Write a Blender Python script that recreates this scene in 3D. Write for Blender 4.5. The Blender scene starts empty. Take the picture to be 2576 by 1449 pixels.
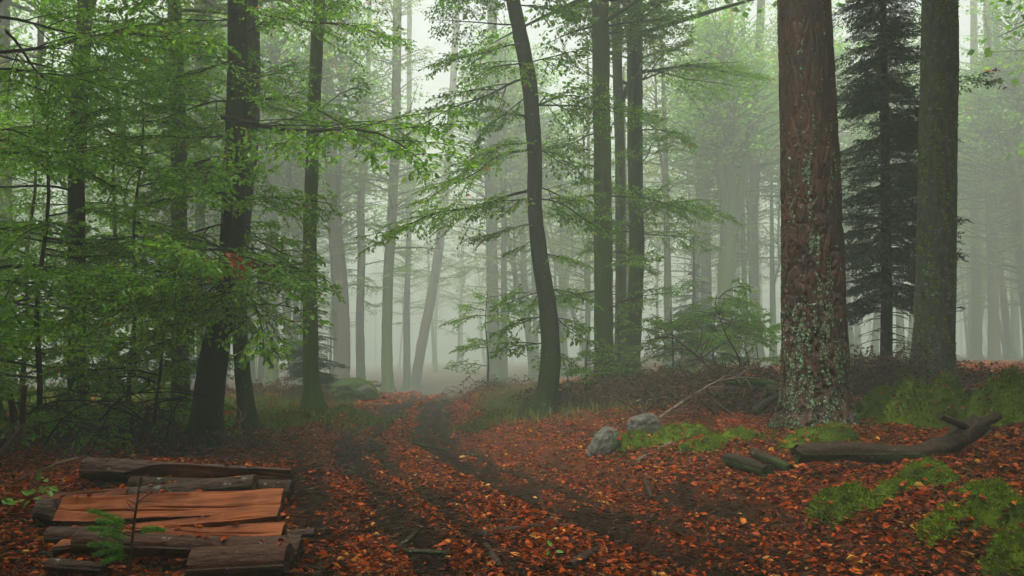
import bpy, math, random
import numpy as np
from mathutils import Matrix, Vector
R = math.radians
rng = np.random.default_rng(7)
random.seed(7)
scene = bpy.context.scene
col = scene.collection

# ------------------------------------------------------------------ camera
CAM_H, PITCH, FPX = 1.5, math.atan(167.5 / 2004.0), 2004.0      # pixel units of a 2576-wide picture
cam_d = bpy.data.cameras.new('camera'); cam = bpy.data.objects.new('camera', cam_d); col.objects.link(cam)
cam_d.sensor_width = 36; cam_d.lens = 28.0; cam_d.clip_end = 600; cam_d.clip_start = 0.05
cam.location = (0, 0, CAM_H); cam.rotation_euler = (math.pi / 2 + PITCH, 0, 0)
scene.camera = cam
# ------------------------------------------------------------------ sky, sun, exposure
SUN_EL, SUN_AZ = 72, 200
world = bpy.data.worlds.new('World'); scene.world = world; world.use_nodes = True
wn, wl = world.node_tree.nodes, world.node_tree.links
bg = wn['Background']; sky = wn.new('ShaderNodeTexSky'); sky.sky_type = 'NISHITA'; sky.sun_disc = False
sky.sun_elevation = R(SUN_EL); sky.sun_rotation = R(SUN_AZ); sky.dust_density = 8; sky.air_density = 1.0; sky.ozone_density = 1.0
hs = wn.new('ShaderNodeHueSaturation'); hs.inputs['Saturation'].default_value = 0.12
wl.new(sky.outputs[0], hs.inputs['Color']); wl.new(hs.outputs[0], bg.inputs['Color']); bg.inputs['Strength'].default_value = 0.15
sl = bpy.data.lights.new('sun', 'SUN'); sun = bpy.data.objects.new('sun', sl); col.objects.link(sun)
sl.energy = 1.1; sl.angle = R(30); sl.color = (1, 0.96, 0.9)
sd = Vector((math.sin(R(SUN_AZ)) * math.cos(R(SUN_EL)), math.cos(R(SUN_AZ)) * math.cos(R(SUN_EL)), math.sin(R(SUN_EL))))
sun.rotation_euler = sd.to_track_quat('Z', 'Y').to_euler(); sun.location = (0, 0, 60)
vs = scene.view_settings
vs.view_transform = 'Standard'; vs.look = 'None'; vs.gamma = 1; vs.use_curve_mapping = False
vs.exposure = 1.65
cy = scene.cycles
cy.max_bounces = 6; cy.diffuse_bounces = 3; cy.glossy_bounces = 2; cy.transmission_bounces = 3; cy.volume_bounces = 0
cy.transparent_max_bounces = 4; cy.use_denoising = True; cy.sample_clamp_indirect = 4; cy.caustics_reflective = False; cy.caustics_refractive = False

# ------------------------------------------------------------------ noise
def _h(ix, iy, iz, seed=0):
    with np.errstate(over='ignore'):
        n = (ix.astype(np.int64) * 374761393 + iy.astype(np.int64) * 668265263 + iz.astype(np.int64) * 2147483647 + seed * 974711) & 0xffffffff
        n = ((n ^ (n >> 13)) * 1274126177) & 0xffffffff
        n = n ^ (n >> 16)
    return (n & 0xffffff) / float(0xffffff)
def vnoise(x, y, z=None, seed=0):
    x = np.asarray(x, float); y = np.asarray(y, float); z = np.zeros_like(x) if z is None else np.asarray(z, float)
    ix, iy, iz = np.floor(x), np.floor(y), np.floor(z)
    fx, fy, fz = x - ix, y - iy, z - iz
    u, v, w = fx * fx * (3 - 2 * fx), fy * fy * (3 - 2 * fy), fz * fz * (3 - 2 * fz)
    r = 0
    for a in (0, 1):
        for b in (0, 1):
            for c in (0, 1):
                r = r + _h(ix + a, iy + b, iz + c, seed) * (u if a else 1 - u) * (v if b else 1 - v) * (w if c else 1 - w)
    return r * 2 - 1
def fbm(x, y, z=None, o=4, seed=0):
    x = np.asarray(x, float); y = np.asarray(y, float); z = np.zeros_like(x) if z is None else np.asarray(z, float)
    r, a, t = 0, 1.0, 0
    for i in range(o):
        r = r + a * vnoise(x * 2 ** i + 17.3 * i, y * 2 ** i - 9.1 * i, z * 2 ** i + 3.7 * i, seed + i); t += a; a *= 0.5
    return r / t
def sst(a, b, x):
    t = np.clip((x - a) / (b - a), 0, 1); return t * t * (3 - 2 * t)

# ------------------------------------------------------------------ ground shape
_ty = np.linspace(-30, 200, 2301)
_tx = np.interp(_ty, [-30, 0, 5.4, 7, 8.4, 9.8, 10.9, 13.8, 19, 28, 34, 45, 60, 100, 200], [18, 3.6, 1.02, .3, -.27, -.75, -1.1, -2.0, -2.45, -2.75, -2.8, -3.9, -7, -18, -40])
_k = np.exp(-np.linspace(-2, 2, 31) ** 2); _k /= _k.sum()
_tx = np.convolve(np.pad(_tx, 15, mode='edge'), _k, mode='valid')
def xc(y): return np.interp(y, _ty, _tx)
def hw(y): return np.interp(y, [0, 5.4, 8.4, 9.8, 14, 19, 28, 200], [2.5, 2.25, 1.85, 1.75, 1.55, 1.3, 1.2, 1.2])
def gz(x, y):
    x = np.asarray(x, float); y = np.asarray(y, float)
    s = x - xc(y); w = hw(y); er = np.maximum(s - w, 0); el = np.maximum(-s - w, 0)
    z = 1.02 * (1 - np.exp(-.135 * er)) + .17 * sst(-.05, .35, s - w)
    z = z + .2 * (1 - np.exp(-.2 * np.maximum(el - .5, 0))) + .10 * np.exp(-((s + w + .12) / .22) ** 2) + .06 * sst(0, .3, -s - w) * sst(9, 14, y)
    z = z + .37 * np.exp(-((x + 2.9) / 1.7) ** 2 - ((y - 8.3) / 1.0) ** 2)
    on = 1 - sst(w - .25, w + .1, np.abs(s))
    wob = .12 * vnoise(y * .45, 0 * y, seed=3)
    rut = lambda c, ww, d: d * np.exp(-((s - c - wob) / ww) ** 2)
    k = w / 1.85
    z = z - on * (.04 + rut(-1.15 * k, .13, .13) + rut(-.62 * k, .12, .10) + rut(.5 * k, .14, .15) + rut(1.05 * k, .13, .11) - rut(-.05 * k, .25, .07) - rut(.78 * k, .1, .05) - rut(-.88 * k, .1, .05) - rut(1.45 * k, .15, .06))
    z = z + on * .035 * fbm(x * 2.2, y * 2.2, seed=5) + (1 - on) * (.13 * fbm(x * .7, y * .7, seed=6) + .06 * fbm(x * 2.6, y * 2.6, seed=8))
    z = z - 1.3 * sst(24, 62, y) * (1 - sst(0, 12, x))
    z = z + .5 * sst(18, 60, np.abs(x)) * fbm(x * .06, y * .06, o=2, seed=11) + .018 * fbm(x * 9, y * 9, o=2, seed=15)
    return z
def gz1(x, y): return float(gz(np.array([x]), np.array([y]))[0])
_cp, _sp = math.cos(PITCH), math.sin(PITCH)
def ray(px, py):
    a, b = (px - 1288) / FPX, -(py - 724.5) / FPX
    return np.array([a, _cp - b * _sp, _sp + b * _cp])
def P(px, py, Y):
    d = ray(px, py); t = Y / d[1]
    return np.array([d[0] * t, Y, CAM_H + d[2] * t])
def G(px, py, ymax=90):                      # where a pixel's ray meets the ground
    d = ray(px, py); t = np.linspace(3, ymax, 4000) / d[1]
    q = gz(d[0] * t, d[1] * t) - (CAM_H + d[2] * t)
    i = int(np.argmax(q > 0)) if (q > 0).any() else len(t) - 1
    return np.array([d[0] * t[i], d[1] * t[i], gz1(d[0] * t[i], d[1] * t[i])])

# ------------------------------------------------------------------ materials
def mat(name):
    m = bpy.data.materials.new(name); m.use_nodes = True
    nt = m.node_tree; nt.nodes.clear()
    out = nt.nodes.new('ShaderNodeOutputMaterial')
    return m, nt.nodes, nt.links, out
def N(nodes, t, **kw):
    n = nodes.new(t)
    for k, v in kw.items():
        if k in n.inputs: n.inputs[k].default_value = v
        else: setattr(n, k, v)
    return n
def ramp(nodes, stops, interp='LINEAR'):
    r = nodes.new('ShaderNodeValToRGB'); e = r.color_ramp.elements; r.color_ramp.interpolation = interp
    while len(e) < len(stops): e.new(0.5)
    for el, (p, c) in zip(e, stops): el.position = p; el.color = (*c, 1)
    return r
def leaf_mat(name, stops, trans=.4, rough=.38, spec=.5, tcol=1.3):
    m, n, l, out = mat(name)
    at = N(n, 'ShaderNodeAttribute', attribute_name='tint'); oi = N(n, 'ShaderNodeObjectInfo')
    ad = N(n, 'ShaderNodeMath', operation='MULTIPLY_ADD'); ad.inputs[1].default_value = .16; l.new(oi.outputs['Random'], ad.inputs[0]); l.new(at.outputs['Fac'], ad.inputs[2])
    sb = N(n, 'ShaderNodeMath', operation='SUBTRACT'); sb.inputs[1].default_value = .08; l.new(ad.outputs[0], sb.inputs[0])
    rp = ramp(n, stops); l.new(sb.outputs[0], rp.inputs[0])
    b = N(n, 'ShaderNodeBsdfPrincipled'); b.inputs['Roughness'].default_value = rough; b.inputs['Specular IOR Level'].default_value = spec
    l.new(rp.outputs[0], b.inputs['Base Color'])
    if trans > 0:
        t = N(n, 'ShaderNodeBsdfTranslucent'); g = N(n, 'ShaderNodeMix', data_type='RGBA', blend_type='MULTIPLY'); g.inputs[0].default_value = 1
        g.inputs[7].default_value = (tcol, tcol * 1.05, tcol * .6, 1); l.new(rp.outputs[0], g.inputs[6]); l.new(g.outputs[2], t.inputs['Color'])
        mx = N(n, 'ShaderNodeMixShader'); mx.inputs[0].default_value = trans
        l.new(b.outputs[0], mx.inputs[1]); l.new(t.outputs[0], mx.inputs[2]); l.new(mx.outputs[0], out.inputs[0])
    else: l.new(b.outputs[0], out.inputs[0])
    return m
GREENS = [(0, (.05, .13, .010)), (.35, (.105, .24, .014)), (.7, (.165, .31, .02)), (.93, (.25, .36, .03)), (.975, (.18, .15, .03)), (1, (.30, .09, .02))]
M = {}
M['leaf'] = leaf_mat('beech_leaf', GREENS, .48, .27, .22, 1.9)
M['leaf_far'] = leaf_mat('canopy_leaf', [(0, (.08, .15, .012)), (.5, (.15, .23, .018)), (1, (.27, .32, .03))], .5, .5, .12, 1.4)
M['needle'] = leaf_mat('spruce_needle', [(0, (.010, .03, .012)), (.6, (.02, .055, .02)), (1, (.045, .09, .03))], .1, .5, .3)
M['needle_young'] = leaf_mat('young_spruce_needle', [(0, (.08, .22, .03)), (.6, (.14, .36, .05)), (1, (.22, .46, .07))], .25, .5, .3)
M['litter'] = leaf_mat('fallen_leaf', [(0, (.03, .008, .003)), (.2, (.15, .026, .005)), (.45, (.42, .066, .010)), (.75, (.58, .125, .016)), (.92, (.66, .27, .035)), (1, (.7, .5, .12))], .12, .4, .12)
M['dead_leaf'] = leaf_mat('dead_bracken', [(0, (.035, .014, .008)), (.5, (.10, .034, .015)), (1, (.2, .07, .025))], .2, .6, .3)
M['straw'] = leaf_mat('needle_litter', [(0, (.012, .006, .003)), (.55, (.05, .022, .009)), (.8, (.13, .06, .022)), (1, (.34, .19, .08))], 0, .5, .08)
M['moss'] = leaf_mat('moss', [(0, (.03, .055, .004)), (.5, (.145, .22, .010)), (1, (.29, .36, .02))], .3, .7, .1)
M['grass'] = leaf_mat('grass', [(0, (.06, .09, .015)), (.5, (.14, .17, .03)), (1, (.30, .26, .08))], .3, .6, .3)
M['lichen'] = leaf_mat('lichen', [(0, (.13, .26, .12)), (.5, (.24, .42, .22)), (1, (.44, .60, .40))], 0, .9, .1)
M['herb'] = leaf_mat('seedling_leaf', [(0, (.10, .26, .03)), (.5, (.16, .36, .05)), (1, (.25, .45, .08))], .4, .4, .4)

def bark_mat(name, c1, c2, moss_c, moss0, moss_h, lich=0.0, bump=.5, scale=(14, 14, 5), rough=.75):
    """bark: two tones, moss patches (thicker near the foot) and pale lichen spots; object space"""
    m, n, l, out = mat(name)
    tc = N(n, 'ShaderNodeTexCoord'); oi = N(n, 'ShaderNodeObjectInfo')
    off = N(n, 'ShaderNodeVectorMath', operation='MULTIPLY_ADD'); off.inputs[1].default_value = (37, 19, 11)
    cmb = N(n, 'ShaderNodeCombineXYZ')
    for i in range(3): l.new(oi.outputs['Random'], cmb.inputs[i])
    l.new(cmb.outputs[0], off.inputs[0]); l.new(tc.outputs['Object'], off.inputs[2])
    mp = N(n, 'ShaderNodeMapping'); mp.inputs['Scale'].default_value = scale; l.new(off.outputs[0], mp.inputs[0])
    n1 = N(n, 'ShaderNodeTexNoise', Scale=1.0, Detail=6, Roughness=.65); l.new(mp.outputs[0], n1.inputs['Vector'])
    cr = ramp(n, [(.3, c1), (.68, c2)]); l.new(n1.outputs[0], cr.inputs[0])
    n2 = N(n, 'ShaderNodeTexNoise', Scale=2.1, Detail=5, Roughness=.6); l.new(off.outputs[0], n2.inputs['Vector'])
    n3 = N(n, 'ShaderNodeTexNoise', Scale=30, Detail=3); l.new(off.outputs[0], n3.inputs['Vector'])
    sx = N(n, 'ShaderNodeSeparateXYZ'); l.new(tc.outputs['Object'], sx.inputs[0])
    mr = N(n, 'ShaderNodeMapRange'); mr.inputs['From Min'].default_value = 0; mr.inputs['From Max'].default_value = moss_h
    mr.inputs['To Min'].default_value = .38; mr.inputs['To Max'].default_value = 0; l.new(sx.outputs[2], mr.inputs[0])
    a = N(n, 'ShaderNodeMath', operation='ADD'); l.new(n2.outputs[0], a.inputs[0]); l.new(mr.outputs[0], a.inputs[1])
    a2 = N(n, 'ShaderNodeMath', operation='MULTIPLY_ADD'); a2.inputs[1].default_value = .35; l.new(n3.outputs[0], a2.inputs[0]); l.new(a.outputs[0], a2.inputs[2])
    mm = N(n, 'ShaderNodeMapRange'); mm.inputs['From Min'].default_value = moss0; mm.inputs['From Max'].default_value = moss0 + .14; l.new(a2.outputs[0], mm.inputs[0])
    mc = ramp(n, [(.3, tuple(x * .55 for x in moss_c)), (.7, moss_c)]); l.new(n3.outputs[0], mc.inputs[0])
    mx = N(n, 'ShaderNodeMix', data_type='RGBA'); l.new(mm.outputs[0], mx.inputs[0]); l.new(cr.outputs[0], mx.inputs[6]); l.new(mc.outputs[0], mx.inputs[7])
    last = mx.outputs[2]
    if lich > 0:
        vo = N(n, 'ShaderNodeTexNoise', Scale=9, Detail=4, Roughness=.7); l.new(off.outputs[0], vo.inputs['Vector'])
        lm = N(n, 'ShaderNodeMapRange'); lm.inputs['From Min'].default_value = .72 - lich; lm.inputs['From Max'].default_value = .76 - lich; l.new(vo.outputs[0], lm.inputs[0])
        m2 = N(n, 'ShaderNodeMix', data_type='RGBA'); l.new(lm.outputs[0], m2.inputs[0]); l.new(last, m2.inputs[6]); m2.inputs[7].default_value = (.24, .27, .22, 1); last = m2.outputs[2]
    b = N(n, 'ShaderNodeBsdfPrincipled'); b.inputs['Roughness'].default_value = rough; b.inputs['Specular IOR Level'].default_value = .12 if rough > .5 else .2
    l.new(last, b.inputs['Base Color'])
    ba = N(n, 'ShaderNodeMath', operation='ADD'); l.new(n1.outputs[0], ba.inputs[0]); l.new(a2.outputs[0], ba.inputs[1])
    bp = N(n, 'ShaderNodeBump', Strength=bump, Distance=.03); l.new(ba.outputs[0], bp.inputs['Height']); l.new(bp.outputs[0], b.inputs['Normal'])
    l.new(b.outputs[0], out.inputs[0]); return m
MOSS = (.05, .085, .016)
M['beech'] = bark_mat('beech_bark', (.032, .034, .022), (.085, .086, .055), MOSS, .80, 5, .08)
M['beech_dark'] = bark_mat('dark_beech_bark', (.010, .011, .006), (.038, .038, .021), (.03, .052, .007), .74, 3, .05)
M['beech_green'] = bark_mat('mossy_beech_bark', (.03, .034, .018), (.07, .078, .036), (.07, .12, .014), .68, 8, .04)
M['beech_lichen'] = bark_mat('lichened_beech_bark', (.04, .042, .028), (.17, .17, .125), (.05, .075, .016), .86, 1.4, .13, .9)
M['pale_bark'] = bark_mat('pale_brown_bark', (.07, .058, .042), (.125, .10, .075), MOSS, 1.05, 1.2, 0)
M['spruce_bark'] = bark_mat('spruce_bark', (.015, .012, .009), (.05, .038, .028), (.03, .05, .012), .95, 2, .1)
M['log_bark'] = bark_mat('log_bark', (.018, .010, .007), (.12, .062, .042), (.05, .08, .02), 1.02, .01, .10, .8, (9, 26, 26), .38)
M['log_bark_red'] = bark_mat('red_log_bark', (.025, .012, .008), (.15, .06, .035), (.05, .08, .02), 1.03, .01, .08, .8, (10, 30, 30), .34)
M['moss_bark'] = bark_mat('mossy_dead_wood', (.014, .011, .007), (.05, .036, .024), (.05, .10, .012), .74, .01, .05, .8, (20, 20, 20), .7)
M['dead_wood'] = bark_mat('dead_wood', (.014, .009, .006), (.075, .045, .028), (.04, .065, .012), .82, .01, .08, .8, (20, 20, 20), .55)
M['twig'] = bark_mat('twig_bark', (.012, .01, .007), (.04, .032, .022), MOSS, 1.0, .01, 0, .3)
M['pale_twig'] = bark_mat('pale_twig', (.09, .06, .04), (.22, .16, .11), MOSS, 1.05, .01, 0, .3, (30, 30, 30), .5)
M['red_twig'] = bark_mat('red_twig', (.04, .018, .012), (.12, .05, .03), MOSS, 1.05, .01, 0, .3, (30, 30, 30), .5)

def wood_mat(name, c1, c2, c3):
    m, n, l, out = mat(name)
    at = N(n, 'ShaderNodeTexCoord'); mp = N(n, 'ShaderNodeMapping'); mp.inputs['Scale'].default_value = (2.2, 45, 45); l.new(at.outputs['Object'], mp.inputs[0])
    n1 = N(n, 'ShaderNodeTexNoise', Scale=1, Detail=8, Roughness=.7, Distortion=.6); l.new(mp.outputs[0], n1.inputs['Vector'])
    n2 = N(n, 'ShaderNodeTexNoise', Scale=3.5, Detail=4); l.new(at.outputs['Object'], n2.inputs['Vector'])
    r = ramp(n, [(.25, c1), (.5, c2), (.75, c3)]); l.new(n1.outputs[0], r.inputs[0])
    mx = N(n, 'ShaderNodeMix', data_type='RGBA', blend_type='MULTIPLY'); mx.inputs[0].default_value = .75
    r2 = ramp(n, [(.34, (.36, .28, .24)), (.58, (1, 1, 1))]); l.new(n2.outputs[0], r2.inputs[0]); l.new(r.outputs[0], mx.inputs[6]); l.new(r2.outputs[0], mx.inputs[7])
    b = N(n, 'ShaderNodeBsdfPrincipled'); b.inputs['Roughness'].default_value = .5; b.inputs['Specular IOR Level'].default_value = .2; l.new(mx.outputs[2], b.inputs['Base Color'])
    bp = N(n, 'ShaderNodeBump', Strength=.7, Distance=.012); l.new(n1.outputs[0], bp.inputs['Height']); l.new(bp.outputs[0], b.inputs['Normal'])
    l.new(b.outputs[0], out.inputs[0]); return m
M['wood'] = wood_mat('split_wood', (.17, .038, .010), (.36, .095, .024), (.5, .17, .05))
M['wood_red'] = wood_mat('red_split_wood', (.07, .016, .008), (.16, .042, .016), (.24, .075, .03))
def end_mat():
    m, n, l, out = mat('end_grain')
    tc = N(n, 'ShaderNodeTexCoord'); no = N(n, 'ShaderNodeTexNoise', Scale=26, Detail=6, Roughness=.7); l.new(tc.outputs['Object'], no.inputs['Vector'])
    r = ramp(n, [(.3, (.022, .012, .008)), (.7, (.10, .05, .026))]); l.new(no.outputs[0], r.inputs[0])
    b = N(n, 'ShaderNodeBsdfPrincipled'); b.inputs['Roughness'].default_value = .7; l.new(r.outputs[0], b.inputs['Base Color'])
    bp = N(n, 'ShaderNodeBump', Strength=.6, Distance=.01); l.new(no.outputs[0], bp.inputs['Height']); l.new(bp.outputs[0], b.inputs['Normal'])
    l.new(b.outputs[0], out.inputs[0]); return m
M['end'] = end_mat()
def rock_mat():
    m, n, l, out = mat('granite')
    tc = N(n, 'ShaderNodeTexCoord'); no = N(n, 'ShaderNodeTexNoise', Scale=22, Detail=8, Roughness=.75); l.new(tc.outputs['Object'], no.inputs['Vector'])
    n2 = N(n, 'ShaderNodeTexNoise', Scale=4, Detail=5); l.new(tc.outputs['Object'], n2.inputs['Vector'])
    r = ramp(n, [(.32, (.03, .028, .021)), (.52, (.11, .105, .082)), (.66, (.24, .235, .20))]); l.new(no.outputs[0], r.inputs[0])
    ge = N(n, 'ShaderNodeNewGeometry'); sx = N(n, 'ShaderNodeSeparateXYZ'); l.new(tc.outputs['Object'], sx.inputs[0])
    at = N(n, 'ShaderNodeAttribute', attribute_name='moss')
    a = N(n, 'ShaderNodeMath', operation='MULTIPLY_ADD'); a.inputs[1].default_value = .6; l.new(n2.outputs[0], a.inputs[0]); l.new(at.outputs['Fac'], a.inputs[2])
    mm = N(n, 'ShaderNodeMapRange'); mm.inputs['From Min'].default_value = .72; mm.inputs['From Max'].default_value = .84; l.new(a.outputs[0], mm.inputs[0])
    mx = N(n, 'ShaderNodeMix', data_type='RGBA'); l.new(mm.outputs[0], mx.inputs[0]); l.new(r.outputs[0], mx.inputs[6]); mx.inputs[7].default_value = (.045, .085, .014, 1)
    b = N(n, 'ShaderNodeBsdfPrincipled'); b.inputs['Roughness'].default_value = .75; l.new(mx.outputs[2], b.inputs['Base Color'])
    bp = N(n, 'ShaderNodeBump', Strength=.9, Distance=.03); l.new(no.outputs[0], bp.inputs['Height']); l.new(bp.outputs[0], b.inputs['Normal'])
    l.new(b.outputs[0], out.inputs[0]); return m
M['rock'] = rock_mat()
def ground_mat():
    m, n, l, out = mat('forest_soil')
    tc = N(n, 'ShaderNodeTexCoord'); no = N(n, 'ShaderNodeTexNoise', Scale=14, Detail=8, Roughness=.75); l.new(tc.outputs['Object'], no.inputs['Vector'])
    n2 = N(n, 'ShaderNodeTexNoise', Scale=60, Detail=4, Roughness=.7); l.new(tc.outputs['Object'], n2.inputs['Vector'])
    soil = ramp(n, [(.3, (.006, .003, .002)), (.7, (.026, .013, .006))]); l.new(no.outputs[0], soil.inputs[0])
    lit = ramp(n, [(.25, (.04, .014, .007)), (.5, (.16, .042, .012)), (.75, (.34, .09, .02))]); l.new(n2.outputs[0], lit.inputs[0])
    mos = ramp(n, [(.3, (.03, .05, .008)), (.7, (.085, .13, .018))]); l.new(n2.outputs[0], mos.inputs[0])
    a1 = N(n, 'ShaderNodeAttribute', attribute_name='leafy'); a2 = N(n, 'ShaderNodeAttribute', attribute_name='mossy')
    m1 = N(n, 'ShaderNodeMix', data_type='RGBA'); l.new(a1.outputs['Fac'], m1.inputs[0]); l.new(soil.outputs[0], m1.inputs[6]); l.new(lit.outputs[0], m1.inputs[7])
    m2 = N(n, 'ShaderNodeMix', data_type='RGBA'); l.new(a2.outputs['Fac'], m2.inputs[0]); l.new(m1.outputs[2], m2.inputs[6]); l.new(mos.outputs[0], m2.inputs[7])
    b = N(n, 'ShaderNodeBsdfPrincipled'); b.inputs['Roughness'].default_value = .7; b.inputs['Specular IOR Level'].default_value = .1; l.new(m2.outputs[2], b.inputs['Base Color'])
    bp = N(n, 'ShaderNodeBump', Strength=.8, Distance=.03); l.new(n2.outputs[0], bp.inputs['Height']); l.new(bp.outputs[0], b.inputs['Normal'])
    l.new(b.outputs[0], out.inputs[0]); return m
M['ground'] = ground_mat()

# ------------------------------------------------------------------ mesh helpers
def mesh(name, V, F, material, attrs=None, smooth=True):
    """V (n,3); F one (m,k) array or a list of them"""
    me = bpy.data.meshes.new(name); V = np.asarray(V, np.float32)
    if isinstance(F, np.ndarray): F = [F]
    F = [np.asarray(f, np.int32) for f in F if len(f)]
    me.vertices.add(len(V)); me.vertices.foreach_set('co', V.ravel())
    nl = sum(f.size for f in F); npol = sum(len(f) for f in F)
    me.loops.add(nl); me.loops.foreach_set('vertex_index', np.concatenate([f.ravel() for f in F]))
    me.polygons.add(npol)
    tot = np.concatenate([np.full(len(f), f.shape[1], np.int32) for f in F])
    me.polygons.foreach_set('loop_start', np.concatenate([[0], np.cumsum(tot)[:-1]]).astype(np.int32))
    for k, v in (attrs or {}).items():
        a = me.attributes.new(k, 'FLOAT', 'POINT'); a.data.foreach_set('value', np.asarray(v, np.float32))
    me.update(calc_edges=True)
    me.polygons.foreach_set('use_smooth', np.full(npol, smooth)); me.materials.append(M[material]); me.validate()
    return me
def obj(name, me, parent=None, loc=None, mtx=None, kind=None):
    o = bpy.data.objects.new(name, me); col.objects.link(o)
    if parent is not None: o.parent = parent
    if mtx is not None: o.matrix_local = mtx
    elif loc is not None: o.location = loc
    if kind: o['kind'] = kind
    return o
def tag(o, label, cat, group=None):
    o['label'] = label; o['category'] = cat
    if group: o['group'] = group
    return o
def thing(name, label, cat, loc, group=None):
    o = bpy.data.objects.new(name, None); col.objects.link(o); o.location = loc; o.empty_display_size = .2
    return tag(o, label, cat, group)
def frames(pts):
    pts = np.asarray(pts, float); t = np.gradient(pts, axis=0); t /= np.linalg.norm(t, axis=1)[:, None] + 1e-9
    u = np.zeros_like(pts); ref = np.array([1., 0, 0]) if abs(t[0][0]) < .8 else np.array([0, 0, 1.])
    a = ref - t[0] * ref.dot(t[0]); u[0] = a / np.linalg.norm(a)
    for i in range(1, len(pts)):
        a = u[i - 1] - t[i] * u[i - 1].dot(t[i]); u[i] = a / (np.linalg.norm(a) + 1e-9)
    return t, u, np.cross(t, u)
def tube(pts, rad, sides=6, cap=True, disp=None):
    pts = np.asarray(pts, float); rad = np.asarray(rad, float); n = len(pts)
    t, u, v = frames(pts); th = np.arange(sides) * 2 * math.pi / sides
    rr = rad[:, None] * np.ones((1, sides))
    if disp is not None: rr = rr + disp(th[None, :] + 0 * rr, pts[:, 2][:, None] + 0 * rr, rr)
    V = pts[:, None, :] + rr[..., None] * (np.cos(th)[None, :, None] * u[:, None, :] + np.sin(th)[None, :, None] * v[:, None, :])
    V = V.reshape(-1, 3); i = np.arange(n - 1)[:, None] * sides; j = np.arange(sides)[None, :]; j2 = (j + 1) % sides
    F = np.stack([i + j, i + j2, i + sides + j2, i + sides + j], -1).reshape(-1, 4)
    Fs = [F]
    if cap:
        b0 = n * sides; V = np.vstack([V, V[:sides], V[b0 - sides:b0], pts[0], pts[-1]]); c0, c1 = b0 + 2 * sides, b0 + 2 * sides + 1; k = np.arange(sides); k2 = (k + 1) % sides; o = b0 + sides
        Fs.append(np.vstack([np.stack([b0 + k2, b0 + k, np.full(sides, c0)], -1), np.stack([o + k, o + k2, np.full(sides, c1)], -1)]))
    return V, Fs
class MB:
    def __init__(s): s.V = []; s.F = {3: [], 4: []}; s.n = 0
    def add(s, V, Fs):
        for f in Fs if isinstance(Fs, list) else [Fs]: s.F[f.shape[1]].append(f + s.n)
        s.V.append(V); s.n += len(V)
    def build(s, name, material, smooth=True):
        return mesh(name, np.vstack(s.V), [np.vstack(f) for f in s.F.values() if f], material, smooth=smooth)
def resample(pts, n):
    pts = np.asarray(pts, float); d = np.concatenate([[0], np.cumsum(np.linalg.norm(np.diff(pts, axis=0), axis=1))]); s = np.linspace(0, d[-1], n)
    q = np.stack([np.interp(s, d, pts[:, k]) for k in range(pts.shape[1])], -1)
    for _ in range(max(1, n // 12)):
        q[1:-1] = (q[:-2] + 2 * q[1:-1] + q[2:]) / 4
    return q
# a batch of leaves: centre-base positions, directions, normals, lengths, tints -> mesh arrays
def leaves(pos, d, nrm, ln, tint, wid=.62, fold=.25, quad=False):
    d = d / (np.linalg.norm(d, axis=1)[:, None] + 1e-9); nrm = nrm - d * (nrm * d).sum(1)[:, None]; nrm = nrm / (np.linalg.norm(nrm, axis=1)[:, None] + 1e-9)
    s = np.cross(nrm, d); L = ln[:, None]; w = L * wid * .5; n = len(pos)
    if quad:
        V = np.stack([pos, pos + d * L * .45 + s * w, pos + d * L, pos + d * L * .45 - s * w], 1)
        F = (np.arange(n)[:, None] * 4 + np.arange(4)[None, :]); return V.reshape(-1, 3), F, np.repeat(tint, 4)
    up = nrm * w * fold * (1 + .9 * np.sin(np.arange(n) * 7.3))[:, None]
    V = np.stack([pos, pos + d * L * .3 + s * w * .9 + up, pos + d * L * .68 + s * w * .78 + up, pos + d * L - nrm * L * .06, pos + d * L * .68 - s * w * .78 + up, pos + d * L * .3 - s * w * .9 + up], 1)
    b = np.arange(n)[:, None] * 6
    F = np.vstack([b + np.array([[0, 3, 2, 1]]), b + np.array([[0, 5, 4, 3]])]); return V.reshape(-1, 3), F, np.repeat(tint, 6)

# ------------------------------------------------------------------ the ground sheet
def covers(x, y):
    s = x - xc(y); w = hw(y); k = w / 1.85; wob = .12 * vnoise(y * .45, 0 * y, seed=3)
    on = 1 - sst(w - .1, w + .15, np.abs(s))
    mud = sum(a * np.exp(-((s - c * k - wob) / b) ** 2) for c, a, b in ((-1.15, 1, .19), (-.62, .75, .15), (.5, 1, .21), (1.05, .85, .17)))
    edge = np.exp(-((np.abs(s) - w) / .22) ** 2) * (.5 + .4 * (s < 0)) * (1 - .5 * sst(10, 15, y))
    p = fbm(x * 1.3, y * 1.3, seed=21)
    leafy = np.clip(.84 + .75 * p + .4 * fbm(x * 3, y * 3, seed=22) - on * mud * 1.5 * (1 + .5 * fbm(x * 1.3, y * 1.3, seed=24)) - edge * .9, .05, 1)
    moss = fbm(x * .55 + 4, y * .55, seed=31) + .5 * fbm(x * 2.5, y * 2.5, seed=32)
    right = sst(.35, 1.6, s - w) ; left = sst(.3, 1.2, -s - w) * sst(11.5, 14, y)
    mossy = .8 * sst(.16, .5, moss * right - .25 * (1 - sst(2.0, 6, s - w))) + left * sst(-.25, .1, moss) * (1 - sst(24, 34, y)) + sst(0.2, .7, s - w) * (1 - sst(2.2, 3.2, s - w)) * sst(13.5, 15, y) * (1 - sst(24, 30, y)) * sst(-.3, 0, moss)
    return leafy, np.clip(mossy, 0, 1) * (1 - on)
def axis(segs):
    a = []
    for lo, hi, st0, st1 in segs:
        x, k = lo, 0
        while x < hi - 1e-6:
            a.append(x); f = (x - lo) / (hi - lo); x += st0 + (st1 - st0) * f
    a.append(segs[-1][1]); return np.array(a)
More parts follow.
